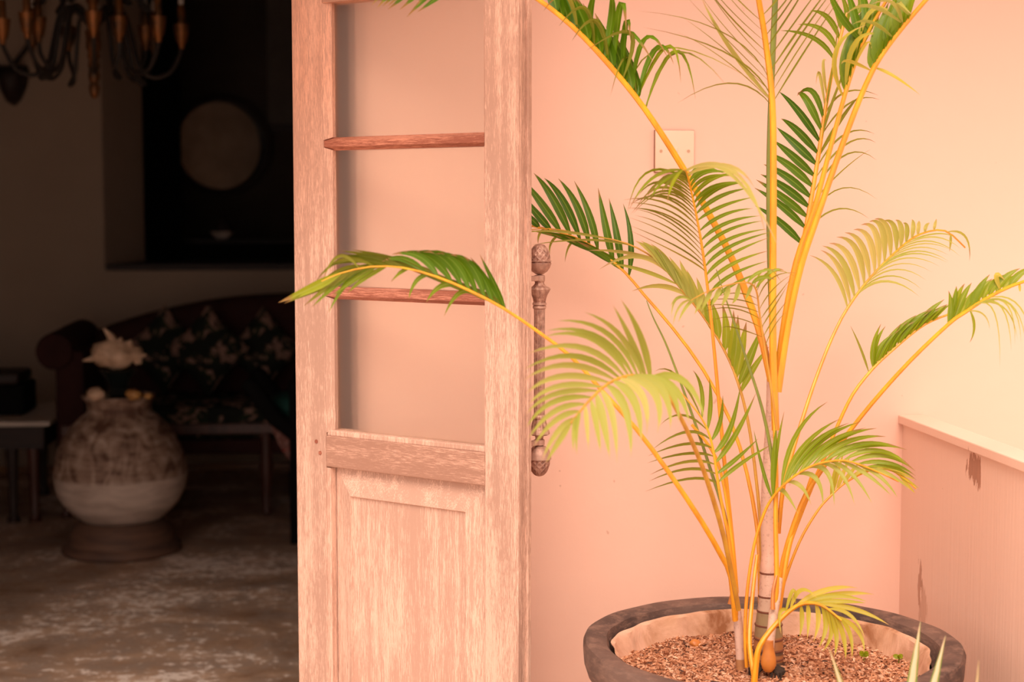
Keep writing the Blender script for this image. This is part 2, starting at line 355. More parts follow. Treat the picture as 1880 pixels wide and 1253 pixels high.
def obj(name, mb, mat, parent=None, smooth=False, local=False, origin=None, label=None, cat=None, group=None, kind=None):
    if parent is not None:
        mw = ORIG[parent.name]; inv = Matrix() if local else mw.inverted()
    else:
        origin = Vector(origin) if origin is not None else Vector((0, 0, 0)); mw = Matrix.Translation(origin); inv = mw.inverted()
    me = bpy.data.meshes.new(name); me.from_pydata([tuple(inv @ v) for v in mb.v], [], mb.f); me.update()
    at = me.attributes.new('rnd', 'FLOAT', 'POINT'); at.data.foreach_set('value', mb.r)
    if mb.uv:
        ul = me.uv_layers.new(name='UVMap')
        for l in me.loops: ul.data[l.index].uv = mb.uv.get(l.vertex_index, (0, 0))
    if smooth:
        me.polygons.foreach_set('use_smooth', [True]*len(me.polygons)); 
        if smooth != 'all':
            try: me.set_sharp_from_angle(angle=radians(42))
            except Exception: pass
    me.materials.append(mat)
    o = bpy.data.objects.new(name, me); COL.objects.link(o)
    if parent is not None: o.parent = parent; ORIG[o.name] = mw
    else: o.location = origin; ORIG[o.name] = mw
    props(o, label, cat, group, kind); return o
def fix_normals(o):
    bm = bmesh.new(); bm.from_mesh(o.data); bmesh.ops.recalc_face_normals(bm, faces=bm.faces); bm.to_mesh(o.data); bm.free()
def S(name, mb, mat, **k):
    return obj(name, mb, mat, kind='structure', **k)

# ---------------------------------------------------------------- setting
Y0 = 3.41; WT = .28; YB = 8.35; YR = 10.6
XH = onY(541, 600, Y0).x; XO = onY(652, 600, Y0).x           # hinge, edge of the opening
XL = XH - 1.75; ZT = 2.45
XR = 1.2; XLEFT = -2.7; ZC = 3.3
XP = onY(1655, 900, Y0).x
PZ = onY(1650, 762, Y0).z

c1 = onX(1790, 862, XP); c2 = onX(1772, 858, XP); c3 = onX(1688, 1070, XP); c4 = onX(1712, 1085, XP); c5 = onX(1800, 1000, XP)
c6 = onX(1752, 835, XP); c7 = onX(1694, 1120, XP)
BR = (.44, .20, .125)
patches = [(XP, c1.y, c1.z, .3, .036, .036, BR, .85), (XP, c3.y, c3.z, .3, .017, .050, BR, .7),
           (XP, c7.y, c7.z, .3, .022, .055, (.58, .32, .22), .5)]
M['wall'] = wall_mat('pink limewashed plaster', WALLC)
M['wall_side'] = wall_mat('pink peeling painted board', (.92, .64, .52), patches, grain=True, stain=.10)

mb = MB(); z0 = 0
mb.box(XLEFT-1.3, XL, Y0, Y0+WT, z0, 4.2); mb.box(XO, 4.2, Y0, Y0+WT, z0, 4.2); mb.box(XL, XO, Y0, Y0+WT, ZT, 4.2)
S('wall_front', mb, M['wall'])
# room shell
mb = MB().box(XLEFT-.3, XR+.2, Y0+.0, YR+.3, -.12, 0); S('floor', mb, M['cement'])
mb = MB().box(-6, 6, -6, Y0, -.12, 0); S('ground_terrace', mb, M['ground'])
S('shade_eave', MB().box(-6, 6, Y0-.85, Y0-.002, 2.46, 2.54), M['plaster'])  # overhang out of view, added and lengthened to shade the upper wall
S('ceiling', MB().box(XLEFT-.3, XR+.2, Y0+WT, YR+.3, ZC, ZC+.1), M['plaster_dark'])
S('wall_left', MB().box(XLEFT-.2, XLEFT, Y0+WT, YR+.3, 0, ZC), M['plaster'])
S('wall_right', MB().box(XR, XR+.2, Y0+WT, YR+.3, 0, ZC), M['plaster'])
SX = onY(192, 480, YB).x; SZ = onY(300, 489, YB).z
RB = YB+.42; SX2 = onY(266, 480, RB).x
mb = MB(); mb.box(XLEFT, SX, YB, RB, 0, ZC); mb.box(SX, XR, YB, RB, 0, SZ-.02)
# splayed reveal
mb.add([(SX, YB, SZ-.02), (SX, YB, ZC), (SX2, RB, ZC), (SX2, RB, SZ-.02), (SX, RB, SZ-.02), (SX, RB, ZC)], [(0, 1, 2, 3), (3, 2, 5, 4), (0, 3, 4), (1, 5, 2)])
S('wall_back', mb, M['plaster'])
S('wall_back_far', MB().box(XLEFT, XR, YR, YR+.2, 0, ZC), M['plaster_dark'])
# wooden sill on the half wall
S('trim_1', MB().box(SX+.01, XR-.02, YB-.035, RB+.02, SZ-.02, SZ+.012, .004), M['darkwood'], label='dark wooden sill along the half-height wall at the back of the room')
zb = onY(400, 851, YB-.02).z
S('baseboard_back', MB().box(XLEFT, XR-.02, YB-.03, YB, 0, max(.03, zb), .004), M['trimgold'])
# black curtain post at the left of the niche
cx = onY(298, 300, RB+.25).x; mb = MB()
pts = []
hw = .10
for i in range(41):
    x = cx-hw+2*hw*i/40; pts.append((x, RB+.26+.022*sin(i*1.25)))
vs = [(x, y, SZ) for x, y in pts]+[(x, y, ZC-.05) for x, y in pts]+[(x, y+.02, SZ) for x, y in pts]+[(x, y+.02, ZC-.05) for x, y in pts]
n = 41; fs = []
for i in range(n-1): fs += [(i, i+1, n+i+1, n+i), (2*n+i+1, 2*n+i, 3*n+i, 3*n+i+1), (n+i, n+i+1, 3*n+i+1, 3*n+i), (i+1, i, 2*n+i, 2*n+i+1)]
fs += [(0, n, 3*n, 2*n), (n-1, 3*n-1, 4*n-1, 2*n-1)]
mb.add(vs, fs)
# shelf behind the sill that carries curtain, chest and chair things
ledge = MB().box(SX2-.3, XR-.02, RB+.02, YR, 0, SZ)
S('trim_2', ledge, M['darkwood'], label='dark built-in ledge behind the wooden sill')
obj('curtain', mb, M['black'], origin=(cx, RB+.26, SZ), smooth=True, label='black curtain hanging at the left of the dark niche', cat='curtain')
# dado panel wall at right
PT = .045
dz = PZ - onY(1652, 778, Y0).z; mb = MB().box(XP, XP+PT, .6, Y0, 0, PZ-dz+.0005)
S('wall_side', mb, M['wall_side'])
zc = PZ; dz = PZ - onY(1652, 778, Y0).z
XC = onY(1649, 765, Y0).x
S('trim_3', MB().box(XC, XP+PT+.004, .6, Y0, zc-dz, zc, .0025), M['wall_side'], label='chipped pink cap rail along the top of the low side wall')

# door frame post, seen dark through the frosted panes
mb = MB().box(XH+.002, XO+.004, Y0-.012, Y0+WT+.01, 0, ZT+.0)
S('trim_4', mb, M['frame_wood'], label='dark brown door post behind the open door')
S('trim_5', MB().box(XL-.02, XH+.002, Y0-.012, Y0+.10, ZT-.08, ZT), M['frame_wood'])

# ---------------------------------------------------------------- the door
DA = radians(-41.0); DT = .044
Hn = Vector((onY(541, 600, Y0-.05).x, Y0-.05, 0))
dd = Vector((cos(DA), sin(DA), 0)); dn = Vector((-sin(DA), cos(DA), 0))     # along the leaf, towards its back
def onD(px, py, off=0):
    r = ray(px, py); h = Hn+dn*off; t = (h-CP).dot(dn)/r.dot(dn); p = CP+r*t; return (p-Hn).dot(dd), p.z
DW = onD(947, 600)[0]
door = link_empty('door_1', Hn, DA, label='worn whitewashed wooden door leaf with frosted panes, standing open', kind='structure')
U0 = onD(596, 600)[0]; U1 = onD(889, 600)[0]
zt1 = onD(600, 5)[1]
muz = [(onD(600, 252)[1], onD(600, 276)[1]), (onD(603, 527)[1], onD(603, 550)[1])]
zr = (onD(600, 790)[1], onD(605, 858)[1])
ZD0, ZD1 = .02, 2.38
def dpart(name, mb, mat, **k): return obj(name, mb, mat, parent=k.pop('parent', door), local=True, **k)
def frame_x(x): return x
dpart('stile', MB().box(0, U0, 0, DT, ZD0, ZD1, .0025), M['wood_v'])
st = MB().box(U1, DW, 0, DT, ZD0, ZD1, .0025)
dpart('stile', st, M['wood_v'])
# rebated free edge: two raised fillets along the edge
e = MB().box(DW-.001, DW+.006, -.0, DT*.30, ZD0, ZD1, .0015); e.box(DW-.001, DW+.006, DT*.72, DT, ZD0, ZD1, .0015)
dpart('edge_fillet', e, M['wood_v'])
dpart('top_rail', MB().box(U0, U1, 0, DT, zt1, ZD1, .002), M['wood_h'])
def muntin(za, zb):     # za top, zb bottom: chamfered bar
    y0 = .004; c = (za+zb)/2; ch = .007; m_ = MB()
    prof = [(y0+.012, zb), (y0, zb+ch), (y0, za-ch), (y0+.012, za), (DT-.004, za), (DT-.004, zb)]
    L = len(prof); vs = [(U0, y, z) for y, z in prof]+[(U1, y, z) for y, z in prof]
    m_.add(vs, [tuple(range(L)), tuple(range(L, 2*L))[::-1]]+[(i, i+L, (i+1) % L+L, (i+1) % L) for i in range(L)]); return m_
for a, b in muz: fix_normals(dpart('muntin', muntin(a, b), M['wood_muntin']))
dpart('lock_rail', MB().box(U0, U1, 0, DT, zr[1], zr[0]-.012, .002), M['wood_h'])
dpart('lock_rail_bead', MB().box(U0, U1, .004, DT-.004, zr[0]-.013, zr[0], .003), M['wood_panel'])
dpart('bottom_rail', MB().box(U0, U1, 0, DT, ZD0, .18, .002), M['wood_h'])
# glazing beads at the left of each pane, mitred look
uL = onD(606, 400)[0]
zs = [zt1, muz[0][0], muz[0][1], muz[1][0], muz[1][1], zr[0]]
for k in range(3):
    a, b = zs[2*k+1], zs[2*k]
    if b < a: a, b = b, a
    bb = MB(); 
    bb.add([(U0, .001, a-.006), (U0, .001, b+.006), (uL, .010, b), (uL, .010, a), (U0, .02, a), (U0, .02, b), (uL, .02, b), (uL, .02, a)],
           [(0, 3, 2, 1), (3, 7, 6, 2), (4, 5, 6, 7), (0, 4, 7, 3), (1, 2, 6, 5)])
    dpart('glazing_bead', bb, M['wood_v'])
    rb = MB().box(U1-.004, U1, .006, .02, a, b); dpart('glazing_bead', rb, M['wood_v'])
    dpart('pane', MB().box(uL-.002, U1-.002, .0185, .0215, a-.002, b+.002), M['frost'])
# lower raised panel
pz1 = zr[1]-.002; pz0 = .18
px0 = U0+.014; px1 = U1-.002
fx0 = onD(641, 920)[0]; fx1 = onD(853, 945)[0]; fz1 = onD(700, 920)[1]; fz0 = .26
pn = MB()
def ringf(x0, x1, za, zb, y): return [(x0, y, za), (x1, y, za), (x1, y, zb), (x0, y, zb)]
o1 = ringf(px0, px1, pz0, pz1, .018); o2 = ringf(px0+.008, px1-.006, pz0+.010, pz1-.010, .0165)
o3 = ringf(fx0, fx1, fz0, fz1, .003); o4 = ringf(fx0+.003, fx1-.003, fz0+.003, fz1-.003, .0085)
vs = o1+o2+o3+o4; fs = []
for k in range(3):
    for i in range(4): j = (i+1) % 4; fs.append((4*k+i, 4*k+j, 4*k+4+j, 4*k+4+i))
fs.append((12, 13, 14, 15))
bk = ringf(px0, px1, pz0, pz1, .034); vs += bk; fs.append((19, 18, 17, 16))
for i in range(4): j = (i+1) % 4; fs.append((i, 16+i, 16+j, j))
pn.add(vs, fs); po = dpart('raised_panel', pn, M['wood_panel']); fix_normals(po)
dpart('panel_bead', MB().box(U0-.001, px0-.003, .002, .03, pz0, pz1, .002), M['wood_panel'])
for (u, z) in [onD(581, 811), onD(588, 832)]: 
    dpart('wood_peg', MB().tube([(u, .002, z), (u, -.0012, z)], .0042, 12), M['wood_muntin'])
# pull handle on the far face
uh = DW-.022
best = min((abs((lambda p: ((MC.inverted() @ p).x/-(MC.inverted() @ p).z*F+940))(Hn+dd*uh+dn*(DT+o*.001)+Vector((0, 0, 1.2)))-990.5), o) for o in range(20, 160))
off = DT+best[1]*.001
hp = Hn+dd*uh+dn*off; hd = (MC.inverted() @ Vector((hp.x, hp.y, 1.2))).z*-1
def hz(py): 
    r = ray(990, py); t = ((hp-CP).xy.length)/r.xy.length; return CAMZ+r.z*t
px2m = hd/F
handle = dpart('pull_handle', MB().lathe([(.0108, hz(568)), (.0104, hz(575)), (.0104, hz(760)), (.0108, hz(768))][::-1], (uh, off, 0), 48, fn=lambda a, z, i: 1+.06*cos(14*a)), M['bronze'], smooth=True, label='weathered bronze pull bar with acorn ends')
def hl(name, prof, fn=None, n=40, sm=True):
    prof = sorted([(r*px2m, hz(y)) for r, y in prof], key=lambda q: q[1])
    return dpart(name, MB().lathe(prof, (uh, off, 0), n, fn=fn), M['bronze'], parent=handle, smooth=sm)
def scale_fn(cy, s):
    def f(a, z, i):
        return 1+.09*max(abs(cos(5*a+.42*i)), abs(cos(5*a-.42*i)))**5-.04
    return f
# upper acorn: cup then pine scales
hl('acorn_cup', [(3, 505), (8, 503), (14, 499), (19, 492), (22, 484), (23, 480), (21, 479), (19, 481)])
hl('acorn', [(19.5, 483)]+[(19.5*sqrt(max(0.0, 1-((483-y)/36.0)**2.3)), y) for y in [481-1.5*q for q in range(22)]]+[(1, 447.3)], fn=scale_fn(0, 0), n=80)
hl('collar', [(6, 505), (10, 506), (10, 516), (8, 518), (8, 521), (12, 526), (17, 528), (19, 531), (18.5, 533), (15, 541), (12.5, 548), (11, 555), (13, 557), (13, 560), (11, 561), (12.5, 563), (12.5, 566), (10.5, 568)], fn=lambda a, z, i: 1+(.07*cos(10*a) if 8 < i < 15 or False else 0))
hl('collar', [(10.5, 762), (12.5, 764), (12.5, 768), (11, 770), (12, 773), (14.5, 785), (18, 793), (18.5, 797), (16, 799), (8, 801), (7, 806), (10, 808), (10, 817), (5, 819)], fn=lambda a, z, i: 1+(.06*cos(10*a) if 4 < i < 12 else 0))
hl('acorn_cup', [(5, 818), (12, 820), (18, 826), (21.5, 836), (22.5, 843), (20, 844)])
hl('acorn', [(19.5, 841)]+[(19.5*sqrt(max(0.0, 1-((y-841)/34.5)**2.2)), y) for y in [843-1+1.5*q for q in range(22)]]+[(1, 875.4)], fn=scale_fn(0, 0), n=80)
for y in (511, 812):
    z = hz(y); dpart('bracket', MB().box(uh-.006, uh+.006, DT-.002, off, z-.0048, z+.0048, .001), M['bronze'], parent=handle)

# ---------------------------------------------------------------- light switch
s0 = onY(1201, 316, Y0); s1 = onY(1273, 240, Y0)
sw = link_empty('light_switch', ((s0.x+s1.x)/2, Y0, (s0.z+s1.z)/2), label='square cream wall switch plate with two screws, behind an orange stalk', cat='switch')
obj('back_box', MB().box(s0.x-.0008, s1.x+.0008, Y0-.004, Y0, s0.z-.0012, s1.z+.0005), M['grimegap'], sw)
obj('plate', MB().box(s0.x, s1.x, Y0-.011, Y0-.0035, s0.z, s1.z, .0022), M['plate'], sw, smooth=True)
sc_ = ((s0.x+s1.x)/2, (s0.z+s1.z)/2)
obj('rocker', MB().box(sc_[0]-.006, sc_[0]+.006, Y0-.0135, Y0-.010, sc_[1]-.002, sc_[1]+.009, .001), M['plate'], sw, smooth=True)
for dx in (-.030, .030):
    obj('screw', MB().tube([(sc_[0]+dx, Y0-.010, sc_[1]), (sc_[0]+dx, Y0-.0122, sc_[1])], .0032, 14), M['plate_edge'], sw, smooth=True)

# ---------------------------------------------------------------- potted palm: bowl
DLT = .80
RZ = CAMZ - DLT
bc = onZ(1415, 1176, RZ); RB0 = (onZ(1767, 1185, RZ)-onZ(1065, 1185, RZ)).length/2
back = onZ(1400, 1097, RZ)
RB0 = min(RB0, 3.3-bc.y) if False else RB0
bx, by = bc.x, bc.y
palm = link_empty('potted_palm', (bx, by, 0), label='golden cane palm with orange stalks in a wide dark clay bowl', cat='plant')
def wob(a, z, i): return 1+.006*sin(3*a+1)+.004*sin(7*a+2)+.003*sin(17*a+z*9)
rim_in = RB0*.862
prof = [(.17, 0), (.19, .02), (.19, .05), (.16, .09), (.17, .16), (RB0*.66, .27), (RB0*.82, .36), (RB0*.90, .42), (RB0*.935, RZ-.075),
        (RB0*.975, RZ-.062), (RB0*.995, RZ-.040), (RB0*1.0, RZ-.014), (RB0*.985, RZ-.002), (RB0*.96, RZ), (RB0*.92, RZ-.001), (rim_in+.004, RZ-.006), (rim_in, RZ-.016), (rim_in-.004, RZ-.03), (rim_in-.012, RZ-.04)]
o = obj('bowl', MB().lathe(prof, (bx, by, 0), 128, fn=wob), M['bowl'], palm, smooth=True)
bm = bmesh.new(); bm.from_mesh(o.data); bmesh.ops.delete(bm, geom=[f for f in bm.faces if len(f.verts) > 10], context='FACES_ONLY'); bm.to_mesh(o.data); bm.free()
def wob2(a, z, i): return 1+.010*sin(5*a)+.008*sin(11*a+z*40)+.006*sin(23*a+i)
lp = [(rim_in-.010, RZ-.016), (rim_in-.016, RZ-.021), (rim_in-.020, RZ-.045), (rim_in-.035, RZ-.085), (rim_in-.06, RZ-.13)]
o = obj('cement_lining', MB().lathe(lp[::-1], (bx, by, 0), 128, fn=wob2), M['liner'], palm, smooth=True)
bm = bmesh.new(); bm.from_mesh(o.data); bmesh.ops.delete(bm, geom=[f for f in bm.faces if len(f.verts) > 10], context='FACES_ONLY'); bm.to_mesh(o.data); bm.free()
SZL = RZ-.064; SRD = rim_in-.022
def soilz(x, y):
    return SZL + .012*noise.noise(Vector((x*9, y*9, 0)))+.005*noise.noise(Vector((x*40, y*40, 3)))+.010*max(0, 1-((x-bx)**2+(y-by)**2)/.05)
mb = MB(); NR, NA = 46, 120; vs = [(bx, by, soilz(bx, by))]; fs = []
for i in range(1, NR+1):
    for j in range(NA):
        r = SRD*i/NR; a = 2*pi*j/NA; x, y = bx+r*cos(a), by+r*sin(a); vs.append((x, y, soilz(x, y)+.003*noise.noise(Vector((x*150, y*150, 0)))))
fs = [(0, 1+j, 1+(j+1) % NA) for j in range(NA)]
for i in range(NR-1): fs += [(1+i*NA+j, 1+(i+1)*NA+j, 1+(i+1)*NA+(j+1) % NA, 1+i*NA+(j+1) % NA) for j in range(NA)]
obj('mulch_bed', mb.add(vs, fs), M['mulch'], palm, smooth='all')
mb = MB()
for i in range(9000):
    a = R.uniform(0, 2*pi); r = SRD*sqrt(R.random()); x, y = bx+r*cos(a), by+r*sin(a)
    if y > by+.31 : continue
    l = R.uniform(.002, .0065); wd = l*R.uniform(.25, .6); th = l*.25
    if R.random() < .03: l *= 1.8; wd *= 1.7
    rot = Matrix.Rotation(R.uniform(0, pi), 3, 'Z') @ Matrix.Rotation(R.gauss(0, .5), 3, 'X') @ Matrix.Rotation(R.gauss(0, .5), 3, 'Y')
    c = Vector((x, y, soilz(x, y)+.0015+abs(R.gauss(0, .0015))))
    pts = [rot @ Vector(q) for q in ((-l, -wd*.6, 0), (l*.8, -wd, 0), (l, wd*.7, 0), (-l*.7, wd, 0), (-l*.5, 0, th*2), (l*.5, 0, th*2))]
    mb.add([c+q for q in pts], [(0, 1, 5, 4), (1, 2, 5), (2, 3, 4, 5), (3, 0, 4), (0, 3, 2, 1)], rnd=[min(1, max(0, R.gauss(.55, .27)))]*6)
obj('mulch_chips', mb, M['chips'], palm, kind='stuff')
# pebble like clod and weed seedlings
cl = onZ(1277, 1186, SZL+.008)
obj('clod', MB().blob((cl.x, cl.y, cl.z+.004), (.012, .010, .009), 12, 8, fn=lambda d: 1+.35*noise.noise(d*90)), M['sheath'], origin=(cl.x, cl.y, cl.z-.01), smooth=True, label='rough orange lump lying on the mulch at the left', cat='stone')

# ---------------------------------------------------------------- palm: trunks
PD = 3.02
def pathpts(pp, n=24):
    """Catmull-Rom through (px,py,depth) control points, returns 3-D points."""
    Q = [P(*q) for q in pp]; out = []
    if len(Q) == 2: return [Q[0].lerp(Q[1], i/n) for i in range(n+1)]
    segs = len(Q)-1; per = max(2, n//segs)
    for i in range(segs):
        p0 = Q[max(i-1, 0)]; p1 = Q[i]; p2 = Q[i+1]; p3 = Q[min(i+2, segs)]
        for k in range(per):
            t = k/per; out.append(.5*((2*p1)+(p2-p0)*t+(2*p0-5*p1+4*p2-p3)*t*t+(3*p1-p0-3*p2+p3)*t**3))
    out.append(Q[-1]); return out
def trunk(name, pp, radpx, rings, rndf, mat='trunk', label=None):
    pts = pathpts([(x, y, PD if len(q) == 0 else q[0]) for x, y, *q in pp], 150)
    ys = [(MC.inverted() @ p) for p in pts]; py = [626.5-q.y/-q.z*F for q in ys]
    def rad(y):
        for (a, ra), (b, rb) in zip(radpx, radpx[1:]):
            if min(a, b) <= y <= max(a, b): return ra+(rb-ra)*(y-a)/(b-a)
        return radpx[-1][1] if abs(y-radpx[-1][0]) < abs(y-radpx[0][0]) else radpx[0][1]
    mb = MB().tube(pts, [rad(y)*PD/F for y in py], 20); mb.r = []
    for i, y in enumerate(py): mb.r += [rndf(y)]*20
    o = obj(name, mb, M[mat], palm, smooth=True, label=label)
    for (y, dk) in rings:
        i = min(range(len(py)), key=lambda k: abs(py[k]-y)); r = rad(y)*PD/F
        c = pts[i]+Vector((0, 0, (py[i]-y)*PD/F)); obj('trunk_ring', MB().lathe([(r*.98, -.0022), (r*1.05, -.001), (r*1.05, .001), (r*.98, .0022)], c, 24), M['ring'], o, smooth=True)
    return o
main = trunk('trunk', [(1408, 1247), (1411, 1180), (1411, 1090), (1412, 1000), (1413, 880), (1418, 760), (1418, 655)],
      [(1250, 31), (1225, 28), (1190, 27), (1150, 25), (1110, 19), (1055, 16), (1040, 16), (1020, 14), (940, 16), (870, 14), (700, 11), (655, 7)],
      [(1095, 1), (1122, 1), (1147, 1), (1172, 1), (1192, 1), (1208, 1), (1052, 1)],
      lambda y: 1 if y < 1050 else .62 if y < 1095 else .42 if y < 1122 else .30 if y < 1168 else .14 if y < 1192 else .03 if y < 1200 else .14 if y < 1212 else .02)
second = trunk('trunk', [(1362, 1250, 2.98), (1358, 1180, 2.98), (1351, 1110, 2.98), (1343, 1060, 2.98)], [(1250, 12), (1225, 9), (1180, 8.5), (1120, 8), (1060, 6)], [(1232, 1)],
      lambda y: .6 if y < 1210 else .16, label='slender speckled side shoot')
third = trunk('trunk', [(1411, 1222, 2.93), (1414, 1180, 2.93), (1421, 1120, 2.94), (1430, 1062, 2.96)], [(1225, 14), (1210, 13), (1190, 8), (1150, 8), (1100, 9), (1062, 7)], [],
      lambda y: .5 if y < 1150 else .55 if y < 1190 else .16, label='short side shoot with a swollen orange foot')
fc = P(1411, 1212, 2.925); fz = [P(1411, y, 2.925).z for y in (1234, 1228, 1218, 1208, 1198, 1188, 1176)]
obj('swollen_foot', MB().lathe([(r*.001, z-fc.z) for r, z in zip((7, 12, 14.5, 13.5, 10.8, 9, 8.2), fz)], fc, 24, fn=lambda a, z, i: 1+.05*sin(2*a)), M['sheath'], third, smooth=True)
# root mass
mb = MB()
for k in range(26):
    a = R.uniform(0, 2*pi); c = onZ(1408, 1246, SZL); r = R.uniform(.022, .036)
    p0 = c+Vector((cos(a)*.016, sin(a)*.016, .022)); p2 = c+Vector((cos(a)*r, sin(a)*r, .0)); p1 = (p0+p2)/2+Vector((cos(a)*.008, sin(a)*.008, .006))
    mb.tube([p0, p1, p2], [.0035, .003, .0015], 6)
obj('root_mass', mb, M['root'], palm, smooth=True)
# sheath at the foot between the shoots (old stalk bending up to the drooping frond)
def stalk(name, pp, r0, r1, mat='stem', par=palm, flat=.8, n=26, label=None):
    pts = pathpts(pp, n); k = len(pts)
    return obj(name, MB().tube(pts, [(r0+(r1-r0)*i/(k-1))*PD/F for i in range(k)], 8, flat=flat), M[mat], par, smooth=True, label=label)

# ---------------------------------------------------------------- palm: fronds
NLEAF = [0]; rest = {}
def cam_px(p): q = MC.inverted() @ p; return q.x/-q.z*F+940, 626.5-q.y/-q.z*F
def leaflet(mb, b, m_, t, w, tw, fold, rnd, seg=9):
    c = 2*m_-(b+t)/2
    vs = []; uvs = []
    for i in range(seg+1):
        s = i/seg; p = b*(1-s)**2+c*2*s*(1-s)+t*s*s; tg = ((c-b)*(1-s)+(t-c)*s)
        if tg.length < 1e-6: tg = t-b
        tg.normalize(); view = (CP-p).normalized(); side = tg.cross(view)
        side = side.normalized() if side.length > 1e-4 else tg.orthogonal(); nn = side.cross(tg)
        d = side*cos(tw)+nn*sin(tw); nf = d.cross(tg)
        ww = w*((.25+.75*sin(min(1, s/.32)*pi/2)) if s < .32 else max(0.02, (1-((s-.32)/.68)**1.9)))
        vs += [p-d*ww*.5+nf*fold*ww, p, p+d*ww*.5+nf*fold*ww]; uvs += [(0, s), (.5, s), (1, s)]
    fs = []
    for i in range(seg): fs += [(3*i, 3*i+1, 3*i+4, 3*i+3), (3*i+1, 3*i+2, 3*i+5, 3*i+4)]
    mb.add(vs, fs, rnd=[rnd]*len(vs), uvs=uvs)
def frond(path, r0, r1, sides, mat='stem', name='frond', flat=.85, label=None):
    """path: (px,py,depth); sides: dict(keys=[(bx,by,mx,my,tx,ty,w)], n, dm, dt, tw, mat, solo, rnd)"""
    pts = pathpts(path, 36); k = len(pts)
    o = obj(name, MB().tube(pts, [(r0+(r1-r0)*i/(k-1))*PD/F for i in range(k)], 8, flat=flat), M[mat], palm, smooth=True, label=label)
    pp = [cam_px(p) for p in pts]
    for sd in sides:
        K = sd['keys']; n = sd.get('n', len(K)); dm = sd.get('dm', 0); dt = sd.get('dt', 0); j = sd.get('j', 2.0)
        for i in range(n):
            u = i*(len(K)-1)/max(1, n-1); a = min(int(u), len(K)-2) if len(K) > 1 else 0; f = u-a
            q = [K[a][z]+(K[a+1][z]-K[a][z])*f for z in range(7)] if len(K) > 1 else K[0]
            jj = 0 if n == len(K) else j
            bi = min(range(k), key=lambda z: (pp[z][0]-q[0])**2+(pp[z][1]-q[1])**2)
            # nearest point on the rachis, refined between samples
            b = pts[bi]; best = None
            for z in (bi-1, bi):
                if 0 <= z < k-1:
                    A, B = pp[z], pp[z+1]; dx, dy = B[0]-A[0], B[1]-A[1]; L = dx*dx+dy*dy+1e-9
                    s = min(1, max(0, ((q[0]-A[0])*dx+(q[1]-A[1])*dy)/L)); e = (A[0]+dx*s-q[0])**2+(A[1]+dy*s-q[1])**2
                    if best is None or e < best[0]: best = (e, pts[z].lerp(pts[z+1], s))
            if best: b = best[1]
            d = -(MC.inverted() @ b).z
            e1, e2 = R.gauss(0, 1)*jj, R.gauss(0, 1)*jj
            mp = P(q[2]+e1, q[3]+e2, d+dm); tp = P(q[4]+2*e1+R.gauss(0, jj), q[5]+2*e2+R.gauss(0, jj), max(.5, d+dt))
            if tp.y > Y0-.01: tp = tp+(CP-tp)*((tp.y-(Y0-.01))/tp.y)
            if mp.y > Y0-.01: mp = mp+(CP-mp)*((mp.y-(Y0-.01))/mp.y)
            solo = sd.get('solo', True) and NLEAF[0] < 296
            if solo: mb = MB(); NLEAF[0] += 1
            else: mb = rest.setdefault(sd.get('mat', 'leaf_mid'), MB())
            rn = min(1, max(0, sd.get('rnd', .5)+R.gauss(0, .22)))
            leaflet(mb, b, mp, tp, q[6]*d/F, radians(sd.get('tw', 0)+R.gauss(0, 6)), sd.get('fold', .18), rn)
            if solo: obj('leaflet', mb, M[sd.get('mat', 'leaf_mid')], o, smooth='all')
    return o
L_ = 'leaf_'
# F1: long stalk running to the upper left, folded dark blades
frond([(1416, 700, 3.0), (1392, 600, 2.99), (1345, 478, 2.97), (1300, 390, 2.95), (1262, 322, 2.93), (1214, 245, 2.9), (1170, 182, 2.88), (1112, 112, 2.85), (1050, 48, 2.82), (985, -3, 2.8), (900, -55, 2.76), (790, -85, 2.72), (690, -60, 2.7)], 8, 3, [
    dict(keys=[(1170, 182, 1168, 140, 1140, 62, 19.5), (1140, 145, 1128, 100, 1098, 38, 22.1), (1110, 112, 1102, 70, 1075, 14, 23.4), (1080, 80, 1072, 40, 1040, -22, 23.4), (1050, 48, 1040, 10, 1010, -50, 23.4), (1020, 25, 1015, -15, 990, -70, 23.4)], n=14, mat=L_+'dark', tw=22, dm=.01, dt=.03, j=1.5),
    dict(keys=[(1173, 178, 1205, 90, 1237, 118, 11.7), (1162, 168, 1185, 72, 1226, 106, 11.7), (1150, 160, 1150, 62, 1200, 115, 13), (1140, 150, 1150, 45, 1157, 70, 14.3), (1125, 130, 1140, 10, 1150, 60, 14.3), (1110, 110, 1125, 20, 1118, -10, 15.6), (1085, 80, 1085, 20, 1100, -30, 15.6)], mat=L_+'dark', rnd=.8, tw=30, dt=-.06),
    dict(keys=[(1172, 180, 1225, 86, 1250, 152, 9.1), (1188, 198, 1240, 95, 1277, 182, 9.1)], mat=L_+'mid', tw=35, dt=-.1),
    dict(keys=[(1190, 200, 1240, 98, 1335, 158, 6.5), (1150, 165, 1230, 88, 1400, 160, 5.2)], mat=L_+'olive', tw=55, dt=-.25),
    dict(keys=[(1140, 150, 1158, 60, 1078, 92, 10.4), (1118, 120, 1095, 38, 1050, 75, 11.7), (1090, 92, 1075, 14, 1026, 48, 11.7), (1060, 60, 1040, -10, 998, 20, 11.7)], mat=L_+'olive', tw=40, dm=-.03, dt=-.06),
    dict(keys=[(1170, 182, 1150, 105, 1121, 175, 6.5)], mat=L_+'olive', tw=50, dt=-.1),
    dict(keys=[(900, -55, 850, -25, 790, -2, 13), (860, -68, 800, -20, 748, 32, 14.3), (820, -78, 770, -25, 716, 22, 14.3), (780, -85, 735, -30, 698, 14, 14.3), (740, -78, 712, -35, 679, 8, 13), (840, -70, 800, -30, 760, 18, 13)], n=10, mat=L_+'dark', rnd=.6, tw=15, dm=-.05, dt=-.08),
])
